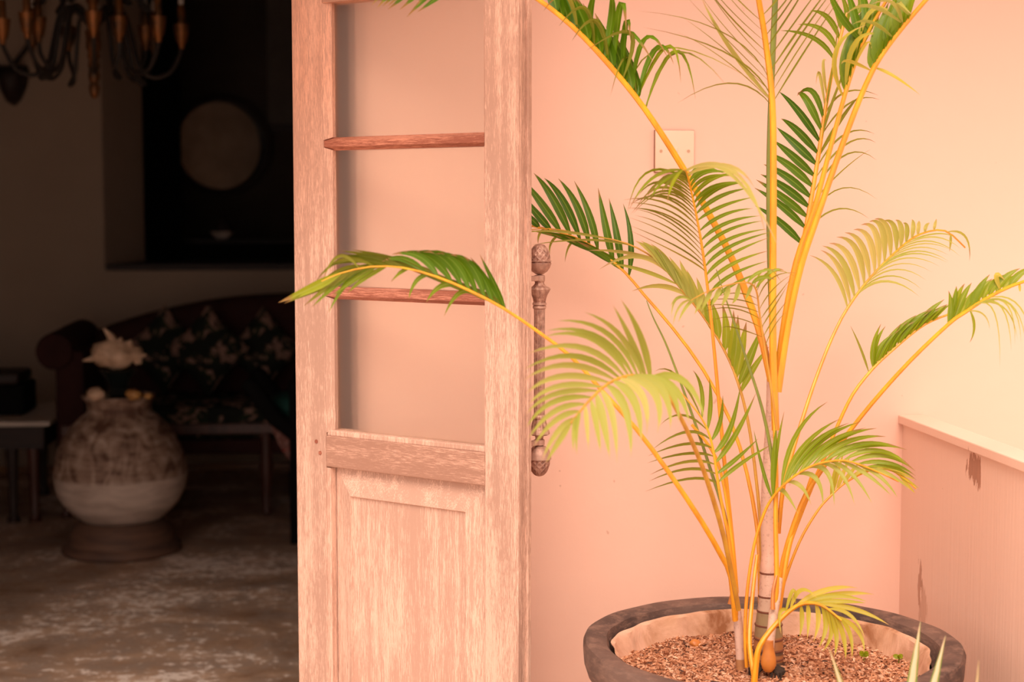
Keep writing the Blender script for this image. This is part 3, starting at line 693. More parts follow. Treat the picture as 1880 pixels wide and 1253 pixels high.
# F2: upright orange stalk in front, leaflets edge on
frond([(1424, 790, 2.97), (1419, 640, 2.95), (1419, 480, 2.93), (1420, 330, 2.9), (1418, 190, 2.87), (1406, 80, 2.84), (1393, 0, 2.8), (1378, -90, 2.76)], 8, 5, [
    dict(keys=[(1417, 188, 1330, 110, 1240, 60, 5), (1414, 140, 1330, 50, 1270, -30, 5), (1408, 90, 1330, 10, 1280, -60, 5), (1400, 40, 1340, -20, 1300, -80, 5)], n=9, mat=L_+'olive', rnd=.9, tw=66, dt=-.12, dm=-.05),
    dict(keys=[(1420, 190, 1480, 90, 1545, -10, 6), (1416, 140, 1480, 40, 1530, -30, 6), (1410, 80, 1450, 20, 1490, -50, 6), (1400, 30, 1440, -20, 1470, -80, 6)], n=9, mat=L_+'olive', rnd=.3, tw=60, dt=-.12, dm=-.04),
    dict(keys=[(1418, 196, 1345, 152, 1243, 190, 5), (1418, 180, 1340, 100, 1180, 50, 5), (1414, 150, 1330, 60, 1170, 20, 4)], mat=L_+'olive', rnd=.7, tw=50, dt=-.1, dm=-.05),
    dict(keys=[(1418, 185, 1340, 85, 1285, -10, 12)], mat=L_+'pale', tw=40, dt=-.2),
])
# F2b: green folded spear beside it
frond([(1421, 700, 2.985), (1413, 480, 2.975), (1412, 300, 2.96), (1418, 120, 2.95), (1424, -20, 2.93), (1426, -90, 2.92)], 6, 8, [], mat='stem_green', name='spear_leaf', flat=.6)
# F4: fan of broad blades left of its rachis
frond([(1432, 700, 3.02), (1452, 560, 3.02), (1476, 440, 3.03), (1492, 350, 3.04), (1505, 270, 3.05), (1517, 190, 3.06), (1533, 110, 3.07), (1556, 20, 3.08), (1585, -70, 3.1)], 6, 3, [
    dict(keys=[(1513, 221, 1492, 168, 1463, 176, 11.1), (1510, 242, 1482, 185, 1464, 172, 14.1), (1504, 262, 1468, 206, 1430, 168, 14.1), (1501, 283, 1465, 240, 1434, 218, 14.8), (1499, 303, 1460, 265, 1426, 234, 15.5), (1495, 324, 1455, 286, 1420, 258, 15.5), (1492, 344, 1450, 305, 1408, 280, 15.5), (1490, 364, 1445, 325, 1402, 302, 15.5), (1487, 382, 1442, 345, 1396, 320, 15.5), (1484, 400, 1437, 362, 1388, 330, 14.8), (1480, 420, 1435, 378, 1385, 345, 14.1), (1475, 450, 1432, 408, 1386, 378, 14.1)], mat=L_+'dark', rnd=.35, tw=8, dt=.03),
    dict(keys=[(1516, 200, 1505, 135, 1498, 155, 7.4), (1519, 180, 1512, 120, 1517, 112, 7.4)], mat=L_+'pale', tw=40),
    dict(keys=[(1533, 112, 1495, 70, 1432, 56, 9.6), (1540, 95, 1510, 55, 1465, 45, 10.4), (1548, 75, 1520, 32, 1487, 20, 11.1), (1560, 60, 1540, 30, 1520, -20, 11.1), (1575, 55, 1555, 20, 1535, -30, 11.1), (1590, 40, 1580, 10, 1560, -40, 10.4)], mat=L_+'mid', rnd=.2, tw=12),
    dict(keys=[(1516, 215, 1552, 170, 1612, 175, 5.2), (1508, 250, 1560, 190, 1615, 183, 5.2), (1500, 290, 1545, 220, 1578, 176, 11.1), (1498, 310, 1550, 248, 1606, 246, 5.2), (1494, 330, 1556, 264, 1608, 262, 5.2), (1490, 360, 1550, 286, 1609, 294, 4.4), (1487, 380, 1540, 320, 1598, 274, 3.7), (1482, 410, 1540, 348, 1610, 366, 4.4), (1478, 430, 1535, 385, 1596, 402, 4.4)], mat=L_+'olive', rnd=.4, tw=48, dt=-.05),
    dict(keys=[(1510, 250, 1535, 170, 1572, 80, 6.7), (1514, 225, 1530, 120, 1540, 30, 5.9), (1505, 270, 1525, 200, 1560, 110, 5.9)], mat=L_+'olive', rnd=.6, tw=50),
])
# F5 / F6: twin stalks to the upper right with folded blades
frond([(1428, 720, 2.97), (1446, 600, 2.96), (1470, 490, 2.94), (1500, 400, 2.92), (1545, 270, 2.9), (1590, 155, 2.87), (1628, 88, 2.85), (1700, 0, 2.82), (1760, -60, 2.8)], 8, 4, [
    dict(keys=[(1603, 128, 1602, 90, 1612, 28, 17.5), (1612, 112, 1615, 60, 1640, -10, 20), (1628, 92, 1635, 45, 1660, -30, 21.2), (1645, 68, 1650, 20, 1680, -40, 21.2), (1665, 42, 1672, 0, 1700, -60, 21.2)], n=12, mat=L_+'mid', rnd=.05, tw=18, dt=.02, j=1.5),
    dict(keys=[(1660, 45, 1598, 10, 1552, 28, 10), (1640, 70, 1600, 40, 1565, 45, 8.8), (1658, 50, 1640, 5, 1600, 8, 8.8), (1672, 30, 1650, 5, 1675, 28, 10)], mat=L_+'pale', rnd=.3, tw=35, dm=-.04, dt=-.08),
    dict(keys=[(1605, 125, 1640, 140, 1690, 175, 7.5), (1600, 130, 1560, 112, 1545, 118, 7.5)], mat=L_+'yellow', rnd=.4, tw=30, dt=-.05),
])
frond([(1426, 700, 2.99), (1440, 590, 2.98), (1462, 480, 2.97), (1496, 380, 2.95), (1525, 270, 2.93), (1553, 168, 2.91), (1576, 100, 2.9), (1602, 45, 2.88), (1640, -20, 2.86)], 7, 3, [
    dict(keys=[(1552, 168, 1552, 110, 1576, 50, 18.8), (1560, 148, 1560, 90, 1585, 22, 21.2), (1572, 120, 1575, 60, 1600, 5, 21.2), (1585, 90, 1592, 40, 1615, -20, 21.2), (1600, 55, 1604, 20, 1625, -40, 21.2)], n=12, mat=L_+'mid', rnd=.0, tw=20, dt=.02, j=1.5),
    dict(keys=[(1530, 175, 1535, 95, 1590, 46, 10), (1529, 160, 1570, 80, 1620, 64, 10), (1548, 120, 1600, 20, 1658, 48, 8.8), (1560, 130, 1590, 82, 1600, 90, 7.5)], mat=L_+'yellow', rnd=.5, tw=25, dm=-.03, dt=-.05),
    dict(keys=[(1525, 145, 1570, 60, 1615, 0, 15), (1560, 80, 1570, 30, 1550, -30, 17.5), (1575, 70, 1590, 20, 1575, -30, 17.5), (1545, 60, 1540, 20, 1520, -30, 16.2)], mat=L_+'dark', rnd=.9, tw=20, dt=.04),
])
# F7: pale frond at the right
frond([(1429, 980, 3.03), (1438, 895, 3.03), (1455, 830, 3.04), (1478, 755, 3.06), (1500, 690, 3.08), (1527, 622, 3.1), (1556, 566, 3.12), (1598, 510, 3.15), (1652, 456, 3.19), (1690, 430, 3.22), (1735, 424, 3.25), (1772, 455, 3.27)], 5, 1.5, [
    dict(keys=[(1556, 566, 1532, 500, 1490, 465, 8), (1563, 556, 1542, 490, 1508, 462, 11), (1572, 540, 1550, 475, 1515, 450, 12), (1583, 526, 1568, 460, 1530, 440, 12), (1596, 512, 1580, 450, 1550, 430, 12), (1608, 500, 1598, 435, 1570, 418, 12), (1617, 490, 1612, 420, 1585, 408, 12), (1632, 476, 1625, 420, 1600, 405, 12), (1645, 463, 1640, 415, 1622, 404, 11), (1655, 455, 1655, 418, 1642, 406, 11), (1667, 444, 1668, 418, 1660, 408, 9), (1680, 436, 1682, 415, 1680, 406, 8), (1695, 430, 1695, 415, 1700, 408, 7), (1715, 425, 1718, 412, 1722, 405, 6)], n=17, mat=L_+'pale', rnd=.55, tw=12, dt=.02, j=1),
    dict(keys=[(1570, 548, 1625, 518, 1690, 546, 7), (1580, 532, 1640, 500, 1700, 520, 4), (1592, 520, 1650, 485, 1712, 502, 4), (1605, 505, 1665, 468, 1738, 484, 4), (1620, 490, 1680, 460, 1742, 478, 4), (1635, 476, 1690, 450, 1748, 462, 4), (1650, 462, 1710, 440, 1772, 470, 4), (1670, 446, 1720, 430, 1752, 440, 4)], n=12, mat=L_+'pale', rnd=.2, tw=45, dt=-.03, j=1),
    dict(keys=[(1740, 424, 1772, 435, 1780, 480, 5), (1748, 425, 1745, 445, 1743, 462, 5)], mat='leaf_olive', rnd=.9, tw=20),
])
# F8: right, short upright blades
frond([(1428, 1090, 3.03), (1446, 1010, 3.02), (1486, 905, 3.01), (1513, 842, 3.0), (1539, 779, 3.0), (1566, 724, 3.0), (1600, 680, 3.01), (1632, 649, 3.02), (1686, 604, 3.03), (1724, 584, 3.04), (1772, 568, 3.05)], 5, 2, [
    dict(keys=[(1603, 676, 1604, 635, 1616, 596, 10.1), (1607, 672, 1615, 640, 1640, 610, 10.1), (1617, 660, 1630, 630, 1655, 600, 11.3), (1632, 648, 1645, 615, 1680, 585, 12.4), (1650, 634, 1662, 600, 1698, 565, 13.6), (1668, 618, 1685, 590, 1712, 570, 13.6), (1688, 604, 1705, 580, 1735, 560, 12.4), (1710, 592, 1725, 575, 1752, 560, 11.3)], n=15, mat=L_+'mid', rnd=.45, tw=20, j=1.5),
    dict(keys=[(1595, 685, 1580, 640, 1561, 598, 4.5)], mat=L_+'olive', tw=20),
])
# F9: far right drooping
frond([(1426, 1130, 3.0), (1438, 1030, 3.0), (1470, 930, 2.98), (1500, 876, 2.97), (1545, 812, 2.95), (1600, 742, 2.93), (1669, 665, 2.9), (1741, 596, 2.88), (1772, 574, 2.87), (1817, 545, 2.86), (1880, 517, 2.84), (1960, 500, 2.82)], 6, 3, [
    dict(keys=[(1741, 596, 1745, 562, 1738, 532, 11.4), (1745, 592, 1758, 550, 1774, 522, 12.5), (1762, 582, 1780, 545, 1800, 515, 13.5), (1785, 566, 1795, 535, 1815, 505, 13.5), (1805, 552, 1815, 525, 1842, 502, 13.5), (1830, 540, 1845, 512, 1872, 495, 13.5), (1855, 528, 1870, 505, 1900, 485, 13.5)], n=13, mat=L_+'mid', rnd=.45, tw=14, j=1.5),
    dict(keys=[(1742, 596, 1770, 560, 1785, 575, 7.3), (1782, 572, 1788, 600, 1780, 630, 6.2)], mat=L_+'mid', tw=30),
    dict(keys=[(1780, 570, 1828, 566, 1848, 670, 4.2), (1790, 566, 1845, 558, 1865, 632, 4.2), (1800, 560, 1855, 560, 1882, 640, 4.2), (1815, 552, 1870, 560, 1895, 640, 4.2), (1775, 573, 1800, 580, 1812, 612, 5.2)], n=8, mat=L_+'pale', rnd=.2, tw=45, dt=-.12, dm=-.05),
    dict(keys=[(1840, 540, 1830, 505, 1845, 515, 9.4), (1872, 522, 1872, 530, 1873, 536, 5.2)], mat=L_+'yellow', tw=20),
])
# F10: lower right fan
frond([(1371, 1226, 2.95), (1368, 1165, 2.95), (1372, 1085, 2.95), (1385, 1000, 2.95), (1402, 945, 2.94), (1418, 915, 2.93), (1440, 890, 2.91), (1470, 867, 2.9), (1502, 852, 2.89), (1550, 846, 2.88), (1600, 862, 2.88), (1650, 885, 2.88)], 4, 1.5, [
    dict(keys=[(1432, 893, 1462, 800, 1520, 736, 9.2), (1438, 888, 1480, 825, 1545, 780, 11.2), (1450, 880, 1500, 815, 1575, 778, 11.2), (1466, 868, 1520, 815, 1592, 785, 11.2), (1480, 860, 1540, 810, 1615, 790, 11.2), (1505, 850, 1570, 812, 1640, 808, 11.2), (1530, 846, 1590, 820, 1660, 830, 10.2), (1555, 846, 1620, 830, 1680, 865, 10.2), (1570, 850, 1630, 845, 1685, 868, 9.2), (1590, 858, 1640, 860, 1685, 885, 7.1)], n=13, mat=L_+'mid', rnd=.45, tw=14, dt=-.05, j=1.2),
    dict(keys=[(1424, 905, 1437, 905, 1462, 946, 9.2), (1446, 882, 1475, 890, 1495, 922, 9.2), (1470, 868, 1505, 875, 1512, 932, 10.2), (1490, 857, 1530, 865, 1552, 930, 9.2), (1515, 848, 1555, 870, 1590, 925, 9.2), (1535, 846, 1580, 870, 1625, 912, 8.2), (1560, 846, 1610, 875, 1645, 915, 8.2), (1590, 857, 1630, 870, 1668, 900, 7.1)], n=9, mat=L_+'pale', rnd=.05, tw=20, dt=-.04, j=1.2),
    dict(keys=[(1419, 910, 1425, 840, 1440, 755, 9.2), (1416, 914, 1400, 860, 1384, 790, 7.1), (1418, 912, 1422, 840, 1426, 780, 12.2)], mat=L_+'mid', rnd=.15, tw=25),
])
# F11: behind it, yellow green with a brown tip
frond([(1430, 1130, 3.04), (1440, 1070, 3.05), (1468, 995, 3.06), (1500, 940, 3.08), (1525, 911, 3.09), (1555, 885, 3.1), (1600, 864, 3.12), (1640, 866, 3.13), (1682, 898, 3.13)], 3.5, 1.2, [
    dict(keys=[(1525, 911, 1532, 870, 1545, 822, 7), (1530, 905, 1540, 872, 1552, 828, 8), (1545, 892, 1560, 868, 1575, 850, 8), (1565, 878, 1585, 866, 1610, 862, 7), (1590, 868, 1610, 855, 1640, 860, 7), (1615, 862, 1640, 862, 1668, 872, 6), (1640, 866, 1665, 878, 1692, 892, 6), (1650, 873, 1668, 890, 1684, 903, 6)], n=11, mat=L_+'yellow', rnd=.2, tw=20, j=1),
])
# F12: left, dark upright blades behind the door edge
frond([(1396, 1120, 3.1), (1394, 1020, 3.12), (1388, 955, 3.14), (1371, 868, 3.16), (1342, 775, 3.18), (1292, 681, 3.2), (1236, 604, 3.22), (1181, 540, 3.24), (1148, 501, 3.25), (1100, 460, 3.26), (1050, 434, 3.27), (1000, 420, 3.28), (955, 413, 3.3), (900, 418, 3.31)], 5, 2, [
    dict(keys=[(1157, 506, 1158, 440, 1144, 374, 11), (1143, 497, 1132, 430, 1118, 364, 13.2), (1126, 482, 1112, 415, 1098, 345, 14.3), (1098, 458, 1082, 395, 1054, 332, 13.2), (1083, 448, 1060, 380, 1025, 328, 14.3), (1066, 440, 1035, 370, 999, 327, 14.3), (1048, 433, 1015, 365, 980, 318, 15.4), (1030, 428, 995, 375, 958, 328, 15.4), (1012, 422, 985, 392, 950, 350, 14.3), (990, 418, 970, 398, 930, 370, 13.2)], mat=L_+'dark', rnd=.15, tw=8, dt=.03),
    dict(keys=[(1140, 498, 1115, 470, 1060, 440, 14.3), (1120, 480, 1090, 458, 1040, 436, 14.3), (1095, 462, 1060, 444, 1010, 425, 12.1), (1070, 448, 1030, 430, 980, 418, 9.9)], n=6, mat=L_+'dark', rnd=.6, tw=30, dt=-.02),
    dict(keys=[(1030, 432, 1012, 445, 1010, 468, 5.5), (1060, 445, 1045, 450, 1037, 482, 6.6), (1000, 424, 990, 430, 988, 448, 5.5), (975, 425, 968, 432, 960, 440, 5.5)], mat=L_+'olive', tw=30),
])
# F13: central comb shaped fan
frond([(1352, 1090, 3.0), (1345, 1000, 2.99), (1332, 870, 2.98), (1319, 728, 2.97), (1309, 620, 2.96), (1299, 528, 2.94), (1288, 448, 2.92), (1275, 378, 2.9), (1264, 330, 2.86), (1259, 314, 2.8), (1253, 312, 2.74)], 5, 1, [
    dict(keys=[(1292, 500, 1255, 470, 1150, 420, 4), (1290, 480, 1235, 430, 1165, 400, 4), (1287, 455, 1225, 400, 1155, 382, 4), (1284, 430, 1225, 385, 1150, 372, 5), (1280, 405, 1220, 362, 1155, 372, 5), (1277, 385, 1220, 350, 1160, 395, 6), (1272, 365, 1215, 335, 1175, 365, 7), (1268, 350, 1225, 325, 1190, 362, 8), (1265, 335, 1240, 320, 1205, 360, 8), (1262, 325, 1245, 315, 1222, 350, 8)], n=22, mat=L_+'olive', rnd=.55, tw=42, dt=-.10, dm=-.04, j=1.5),
    dict(keys=[(1304, 570, 1330, 535, 1410, 500, 8), (1299, 530, 1345, 495, 1412, 474, 8), (1297, 505, 1340, 468, 1418, 435, 8), (1293, 480, 1340, 445, 1410, 425, 8), (1289, 455, 1335, 422, 1400, 405, 8), (1285, 430, 1330, 402, 1382, 392, 8), (1280, 400, 1325, 372, 1385, 352, 8), (1277, 385, 1318, 350, 1370, 338, 10), (1273, 370, 1310, 338, 1362, 325, 10), (1270, 352, 1300, 325, 1350, 320, 8), (1267, 340, 1295, 315, 1340, 322, 8), (1263, 325, 1290, 308, 1320, 318, 8)], n=18, mat=L_+'mid', rnd=.12, tw=22, dt=-.05, dm=-.02, j=1.2),
    dict(keys=[(1262, 320, 1335, 305, 1385, 345, 9), (1260, 315, 1340, 320, 1430, 455, 9), (1258, 313, 1320, 303, 1370, 335, 9), (1264, 322, 1350, 318, 1408, 440, 8)], mat=L_+'pale', rnd=.8, tw=25, dm=-.15, dt=-.30),
    dict(keys=[(1250, 318, 1235, 335, 1225, 372, 7), (1246, 325, 1215, 335, 1195, 365, 7), (1258, 312, 1200, 325, 1155, 385, 7), (1262, 330, 1190, 315, 1152, 390, 6)], mat=L_+'mid', rnd=.6, tw=25, dm=-.05, dt=-.10),
])
# F14: pale frond behind the fan
frond([(1398, 1080, 3.1), (1396, 960, 3.12), (1378, 800, 3.15), (1356, 706, 3.17), (1328, 640, 3.19), (1290, 580, 3.2), (1248, 528, 3.21), (1205, 478, 3.22), (1150, 447, 3.23), (1080, 432, 3.24), (1010, 420, 3.25), (960, 424, 3.26)], 4, 1, mat='stem_dull', sides=[
    dict(keys=[(1300, 595, 1290, 545, 1278, 506, 13.8), (1278, 562, 1262, 520, 1245, 480, 14.9), (1262, 545, 1240, 500, 1210, 458, 14.9), (1245, 525, 1222, 480, 1190, 450, 14.9), (1225, 500, 1200, 465, 1165, 440, 13.8)], n=9, mat=L_+'pale', rnd=.1, tw=14, j=1),
    dict(keys=[(1362, 720, 1382, 680, 1410, 640, 12.6), (1358, 705, 1375, 650, 1395, 590, 17.2), (1350, 690, 1358, 640, 1362, 595, 17.2), (1342, 672, 1348, 630, 1350, 570, 16.1), (1332, 652, 1338, 612, 1332, 560, 16.1), (1320, 628, 1318, 590, 1308, 550, 14.9), (1308, 612, 1300, 580, 1290, 545, 13.8)], n=8, mat=L_+'mid', rnd=.85, tw=12, j=1),
    dict(keys=[(1240, 525, 1175, 495, 1120, 485, 8), (1225, 502, 1170, 470, 1100, 495, 10.3), (1260, 545, 1215, 525, 1160, 535, 10.3), (1200, 478, 1140, 462, 1080, 460, 8), (1160, 452, 1080, 440, 975, 450, 5.8), (1130, 442, 1030, 425, 960, 428, 5.8)], mat=L_+'pale', rnd=.35, tw=30, dt=-.03),
])
# F15: small arching frond crossing the centre
frond([(1426, 790, 2.9), (1416, 715, 2.89), (1404, 640, 2.87), (1395, 580, 2.85), (1388, 532, 2.82), (1370, 519, 2.78), (1335, 524, 2.73), (1300, 535, 2.7), (1268, 552, 2.68)], 2.6, .8, mat='stem_dull', sides=[
    dict(keys=[(1403, 640, 1420, 600, 1442, 570, 4), (1400, 605, 1425, 570, 1455, 530, 4), (1396, 580, 1420, 545, 1450, 505, 4), (1391, 545, 1420, 505, 1470, 500, 5), (1386, 525, 1410, 495, 1440, 520, 6)], n=8, mat=L_+'olive', rnd=.7, tw=55, dt=-.05, j=1.5),
    dict(keys=[(1398, 620, 1350, 602, 1325, 602, 4), (1396, 590, 1345, 570, 1290, 578, 4), (1392, 570, 1340, 555, 1275, 555, 4), (1388, 550, 1350, 540, 1300, 555, 4)], n=6, mat=L_+'olive', rnd=.2, tw=55, dt=-.03, j=1.5),
    dict(keys=[(1380, 522, 1375, 535, 1370, 550, 9), (1350, 521, 1345, 545, 1338, 562, 10), (1330, 525, 1320, 545, 1308, 566, 10), (1310, 532, 1300, 550, 1290, 572, 10), (1290, 540, 1282, 560, 1272, 580, 8), (1272, 550, 1250, 570, 1236, 600, 6), (1268, 552, 1240, 550, 1228, 592, 5), (1270, 550, 1245, 545, 1232, 560, 6)], n=10, mat=L_+'pale', rnd=.1, tw=20, dt=-.03, j=1.5),
    dict(keys=[(1380, 522, 1400, 510, 1423, 514, 9), (1392, 528, 1415, 500, 1440, 497, 8), (1372, 520, 1395, 500, 1425, 496, 7)], mat=L_+'mid', rnd=.7, tw=20),
])
# spear leaves, unopened
frond([(1350, 1100, 2.98), (1333, 960, 2.98), (1302, 855, 2.98), (1268, 754, 2.97), (1226, 640, 2.96), (1200, 585, 2.95), (1187, 552, 2.95)], 5.5, 1, [], mat='stem_green', name='spear_leaf', flat=.6)
frond([(1425, 960, 2.95), (1420, 862, 2.94), (1402, 762, 2.93), (1372, 664, 2.92), (1338, 565, 2.91), (1315, 495, 2.9)], 6, 1, [], mat='stem_green', name='spear_leaf', flat=.6)
# F17: big soft foreground fan at the lower left
frond([(1356, 1120, 2.93), (1330, 990, 2.85), (1298, 882, 2.76), (1275, 822, 2.7), (1252, 772, 2.64), (1225, 725, 2.59), (1195, 700, 2.55), (1160, 690, 2.51), (1118, 704, 2.47), (1080, 738, 2.43), (1048, 778, 2.4)], 5, 1.8, mat='stem_dull', sides=[
    dict(keys=[(1196, 698, 1178, 620, 1140, 545, 13.4), (1185, 694, 1160, 630, 1128, 566, 12.3), (1176, 692, 1125, 605, 1040, 575, 10.1), (1165, 690, 1100, 618, 1005, 605, 11.2), (1155, 690, 1085, 622, 992, 622, 11.2), (1145, 692, 1065, 640, 965, 655, 12.3), (1135, 696, 1050, 660, 960, 692, 13.4), (1125, 702, 1030, 680, 955, 708, 13.4), (1110, 712, 1025, 708, 968, 745, 11.2), (1100, 720, 1020, 725, 968, 765, 11.2), (1085, 735, 1015, 740, 965, 790, 11.2), (1070, 750, 1020, 765, 975, 815, 11.2), (1058, 765, 1020, 790, 990, 845, 11.2), (1048, 778, 1025, 810, 1003, 850, 12.3)], n=17, mat=L_+'pale', rnd=.15, tw=16, dt=-.10, dm=-.03, j=1.2),
    dict(keys=[(1190, 696, 1250, 700, 1288, 775, 14.5), (1180, 692, 1235, 715, 1262, 770, 16.7), (1165, 690, 1220, 715, 1240, 790, 17.9), (1150, 692, 1205, 720, 1212, 790, 16.7), (1135, 697, 1175, 730, 1188, 800, 15.6), (1120, 704, 1155, 745, 1160, 830, 17.9), (1105, 716, 1130, 760, 1145, 850, 13.4), (1095, 725, 1105, 775, 1118, 845, 16.7), (1080, 738, 1085, 780, 1088, 830, 10.1), (1068, 752, 1065, 785, 1068, 840, 8.9), (1058, 765, 1050, 790, 1048, 830, 8.9)], n=14, mat=L_+'pale', rnd=.25, tw=14, dt=-.08, dm=-.03, j=1.5),
])
# F18: front left frond crossing the door
frond([(1350, 1140, 2.96), (1342, 1060, 2.94), (1325, 1022, 2.92), (1288, 958, 2.88), (1228, 868, 2.84), (1168, 788, 2.8), (1100, 712, 2.76), (1048, 655, 2.73), (990, 611, 2.7), (925, 567, 2.67), (860, 533, 2.64), (800, 508, 2.62), (740, 492, 2.6), (680, 490, 2.58), (625, 502, 2.56), (590, 517, 2.55)], 6, .5, [
    dict(keys=[(930, 566, 905, 520, 875, 462, 11.2), (920, 563, 893, 515, 866, 470, 13.8), (902, 553, 880, 500, 848, 472, 13.8), (885, 544, 858, 480, 815, 462, 15), (870, 536, 835, 478, 790, 460, 15), (855, 530, 818, 472, 762, 462, 15), (838, 522, 795, 475, 745, 462, 15), (808, 508, 775, 470, 725, 465, 13.8), (785, 500, 740, 475, 700, 480, 12.5)], n=10, mat=L_+'dark', rnd=.75, tw=12, dt=-.02, j=1),
    dict(keys=[(920, 562, 890, 540, 820, 508, 15), (890, 546, 840, 522, 775, 498, 15), (850, 528, 800, 505, 730, 480, 13.8), (800, 508, 740, 480, 650, 463, 12.5), (760, 497, 700, 478, 640, 466, 11.2), (740, 492, 680, 470, 615, 464, 10), (720, 490, 660, 478, 608, 490, 10)], n=10, mat=L_+'olive', rnd=.1, tw=30, dt=-.02, j=1.5),
    dict(keys=[(700, 490, 640, 495, 560, 528, 13.8), (680, 490, 620, 505, 545, 540, 13.8), (660, 494, 600, 520, 512, 556, 15), (640, 499, 610, 520, 565, 560, 12.5), (700, 490, 630, 480, 570, 520, 10), (660, 494, 625, 470, 595, 520, 7.5)], n=8, mat=L_+'olive', rnd=.45, tw=20, dt=-.02, j=2),
    dict(keys=[(680, 492, 640, 515, 603, 575, 11.2), (690, 491, 655, 510, 608, 545, 11.2), (710, 491, 670, 510, 637, 540, 10), (660, 494, 620, 520, 572, 565, 11.2), (750, 494, 735, 500, 718, 518, 7.5), (790, 505, 765, 515, 750, 550, 8.8), (845, 524, 810, 525, 782, 556, 11.2), (870, 536, 840, 540, 815, 582, 10)], mat=L_+'mid', rnd=.2, tw=20, dt=-.03),
    dict(keys=[(625, 502, 570, 530, 511, 556, 17.5)], mat=L_+'mid', rnd=.9, tw=10),
])
# F19: small mid fan
frond([(1352, 1110, 2.96), (1340, 1000, 2.94), (1330, 950, 2.93), (1319, 892, 2.92), (1312, 842, 2.91), (1303, 801, 2.9), (1289, 770, 2.89), (1268, 742, 2.88), (1240, 710, 2.87)], 4, 1.2, [
    dict(keys=[(1318, 890, 1270, 880, 1185, 905, 6), (1315, 868, 1262, 858, 1192, 882, 7), (1310, 848, 1258, 842, 1188, 865, 7), (1307, 832, 1262, 826, 1190, 840, 7), (1302, 815, 1262, 800, 1195, 838, 7), (1298, 795, 1255, 775, 1215, 800, 5), (1290, 772, 1245, 690, 1202, 680, 5)], n=8, mat=L_+'olive', rnd=.45, tw=32, dt=-.05, j=1.2),
    dict(keys=[(1322, 886, 1360, 852, 1418, 816, 8), (1320, 870, 1350, 845, 1392, 806, 9), (1316, 850, 1350, 800, 1388, 722, 11), (1311, 832, 1340, 790, 1360, 706, 11), (1306, 810, 1322, 775, 1327, 726, 9), (1300, 790, 1305, 740, 1302, 694, 9), (1291, 768, 1288, 715, 1272, 680, 8)], mat=L_+'mid', rnd=.3, tw=14, dt=-.03),
])
# F20: small low frond drooping over the bowl
frond([(1384, 1262, 2.86), (1388, 1220, 2.86), (1396, 1185, 2.86), (1428, 1143, 2.87), (1462, 1114, 2.87), (1490, 1108, 2.86), (1515, 1116, 2.85), (1545, 1140, 2.84)], 7, 2, [
    dict(keys=[(1458, 1116, 1515, 1085, 1575, 1080, 11.2), (1470, 1111, 1540, 1092, 1605, 1092, 11.2), (1478, 1109, 1530, 1095, 1592, 1105, 10), (1490, 1108, 1540, 1105, 1590, 1108, 10), (1500, 1110, 1570, 1120, 1632, 1148, 10), (1450, 1120, 1470, 1085, 1500, 1098, 8.8)], mat=L_+'yellow', rnd=.35, tw=15, dt=-.02),
    dict(keys=[(1448, 1120, 1432, 1125, 1434, 1165, 7.5), (1470, 1111, 1472, 1140, 1468, 1170, 8.8), (1482, 1108, 1484, 1135, 1482, 1175, 8.8), (1497, 1109, 1502, 1140, 1493, 1180, 10), (1508, 1112, 1516, 1150, 1503, 1190, 10), (1516, 1117, 1526, 1160, 1510, 1197, 10), (1524, 1122, 1535, 1165, 1532, 1205, 10), (1532, 1128, 1548, 1170, 1552, 1212, 10), (1540, 1135, 1560, 1165, 1564, 1210, 8.8), (1535, 1130, 1575, 1160, 1586, 1200, 8.8), (1520, 1118, 1560, 1130, 1588, 1172, 7.5)], n=11, mat=L_+'yellow', rnd=.15, tw=18, dt=-.02),
    dict(keys=[(1440, 1128, 1456, 1085, 1460, 1110, 7.5)], mat=L_+'yellow', tw=20),
])
# bare stalks of leaves that leave the picture
stalk('stalk', [(1352, 1130, 2.97), (1342, 980, 2.97), (1318, 850, 2.97), (1270, 780, 2.97)], 4, 3)
stalk('stalk', [(1406, 1150, 3.05), (1402, 1040, 3.03), (1420, 900, 3.02), (1424, 780, 3.02), (1418, 690, 3.02)], 5, 4)
stalk('stalk', [(1423, 1115, 2.94), (1426, 1060, 2.94), (1424, 960, 2.94), (1425, 860, 2.94), (1419, 720, 2.93)], 6, 4, 'stem')
stalk('stalk', [(1386, 1252, 2.90), (1376, 1180, 2.95), (1381, 1100, 2.99), (1390, 1020, 3.02)], 6, 4)
stalk('stalk', [(1426, 1150, 2.97), (1436, 1080, 2.98), (1450, 1000, 2.99), (1478, 915, 3.0), (1492, 870, 3.0)], 6, 4)
for k, mbx in rest.items(): obj('leaflets', mbx, M[k], palm, smooth='all', kind='stuff')
# two orange folded sheaths
for (pp, r0, r1) in (([(1341, 1110, 2.965), (1346, 1080, 2.965), (1340, 1052, 2.965)], 6, 3), ([(1419, 1120, 2.925), (1420, 1085, 2.93), (1428, 1050, 2.94)], 5, 3)):
    stalk('sheath', pp, r0, r1, 'sheath')

# seedlings in the mulch
def seedling(px, py, s, n, lab):
    c = onZ(px, py, SZL+.005); e = link_empty('seedling', c, label=lab, cat='plant')
    obj('stem', MB().tube([c-Vector((0, 0, .01)), c+Vector((0, 0, .008*s))], .0008, 6), M['leaf_mid'], e)
    for k in range(n):
        a = 2*pi*k/n+.5; d = Vector((cos(a), sin(a), .25))*.011*s; top = c+Vector((0, 0, .008*s)); mb = MB()
        leaflet(mb, top, top+d*.5+Vector((0, 0, .002)), top+d, .009*s, 0, .1, .5, 5); obj('leaf', mb, M['leaf_mid'], e, smooth='all')
seedling(1586, 1214, 1.2, 4, 'tiny light green seedling in the mulch below the drooping frond')
seedling(1650, 1218, 1.1, 3, 'tiny bright green seedling beside the pointed striped leaves')

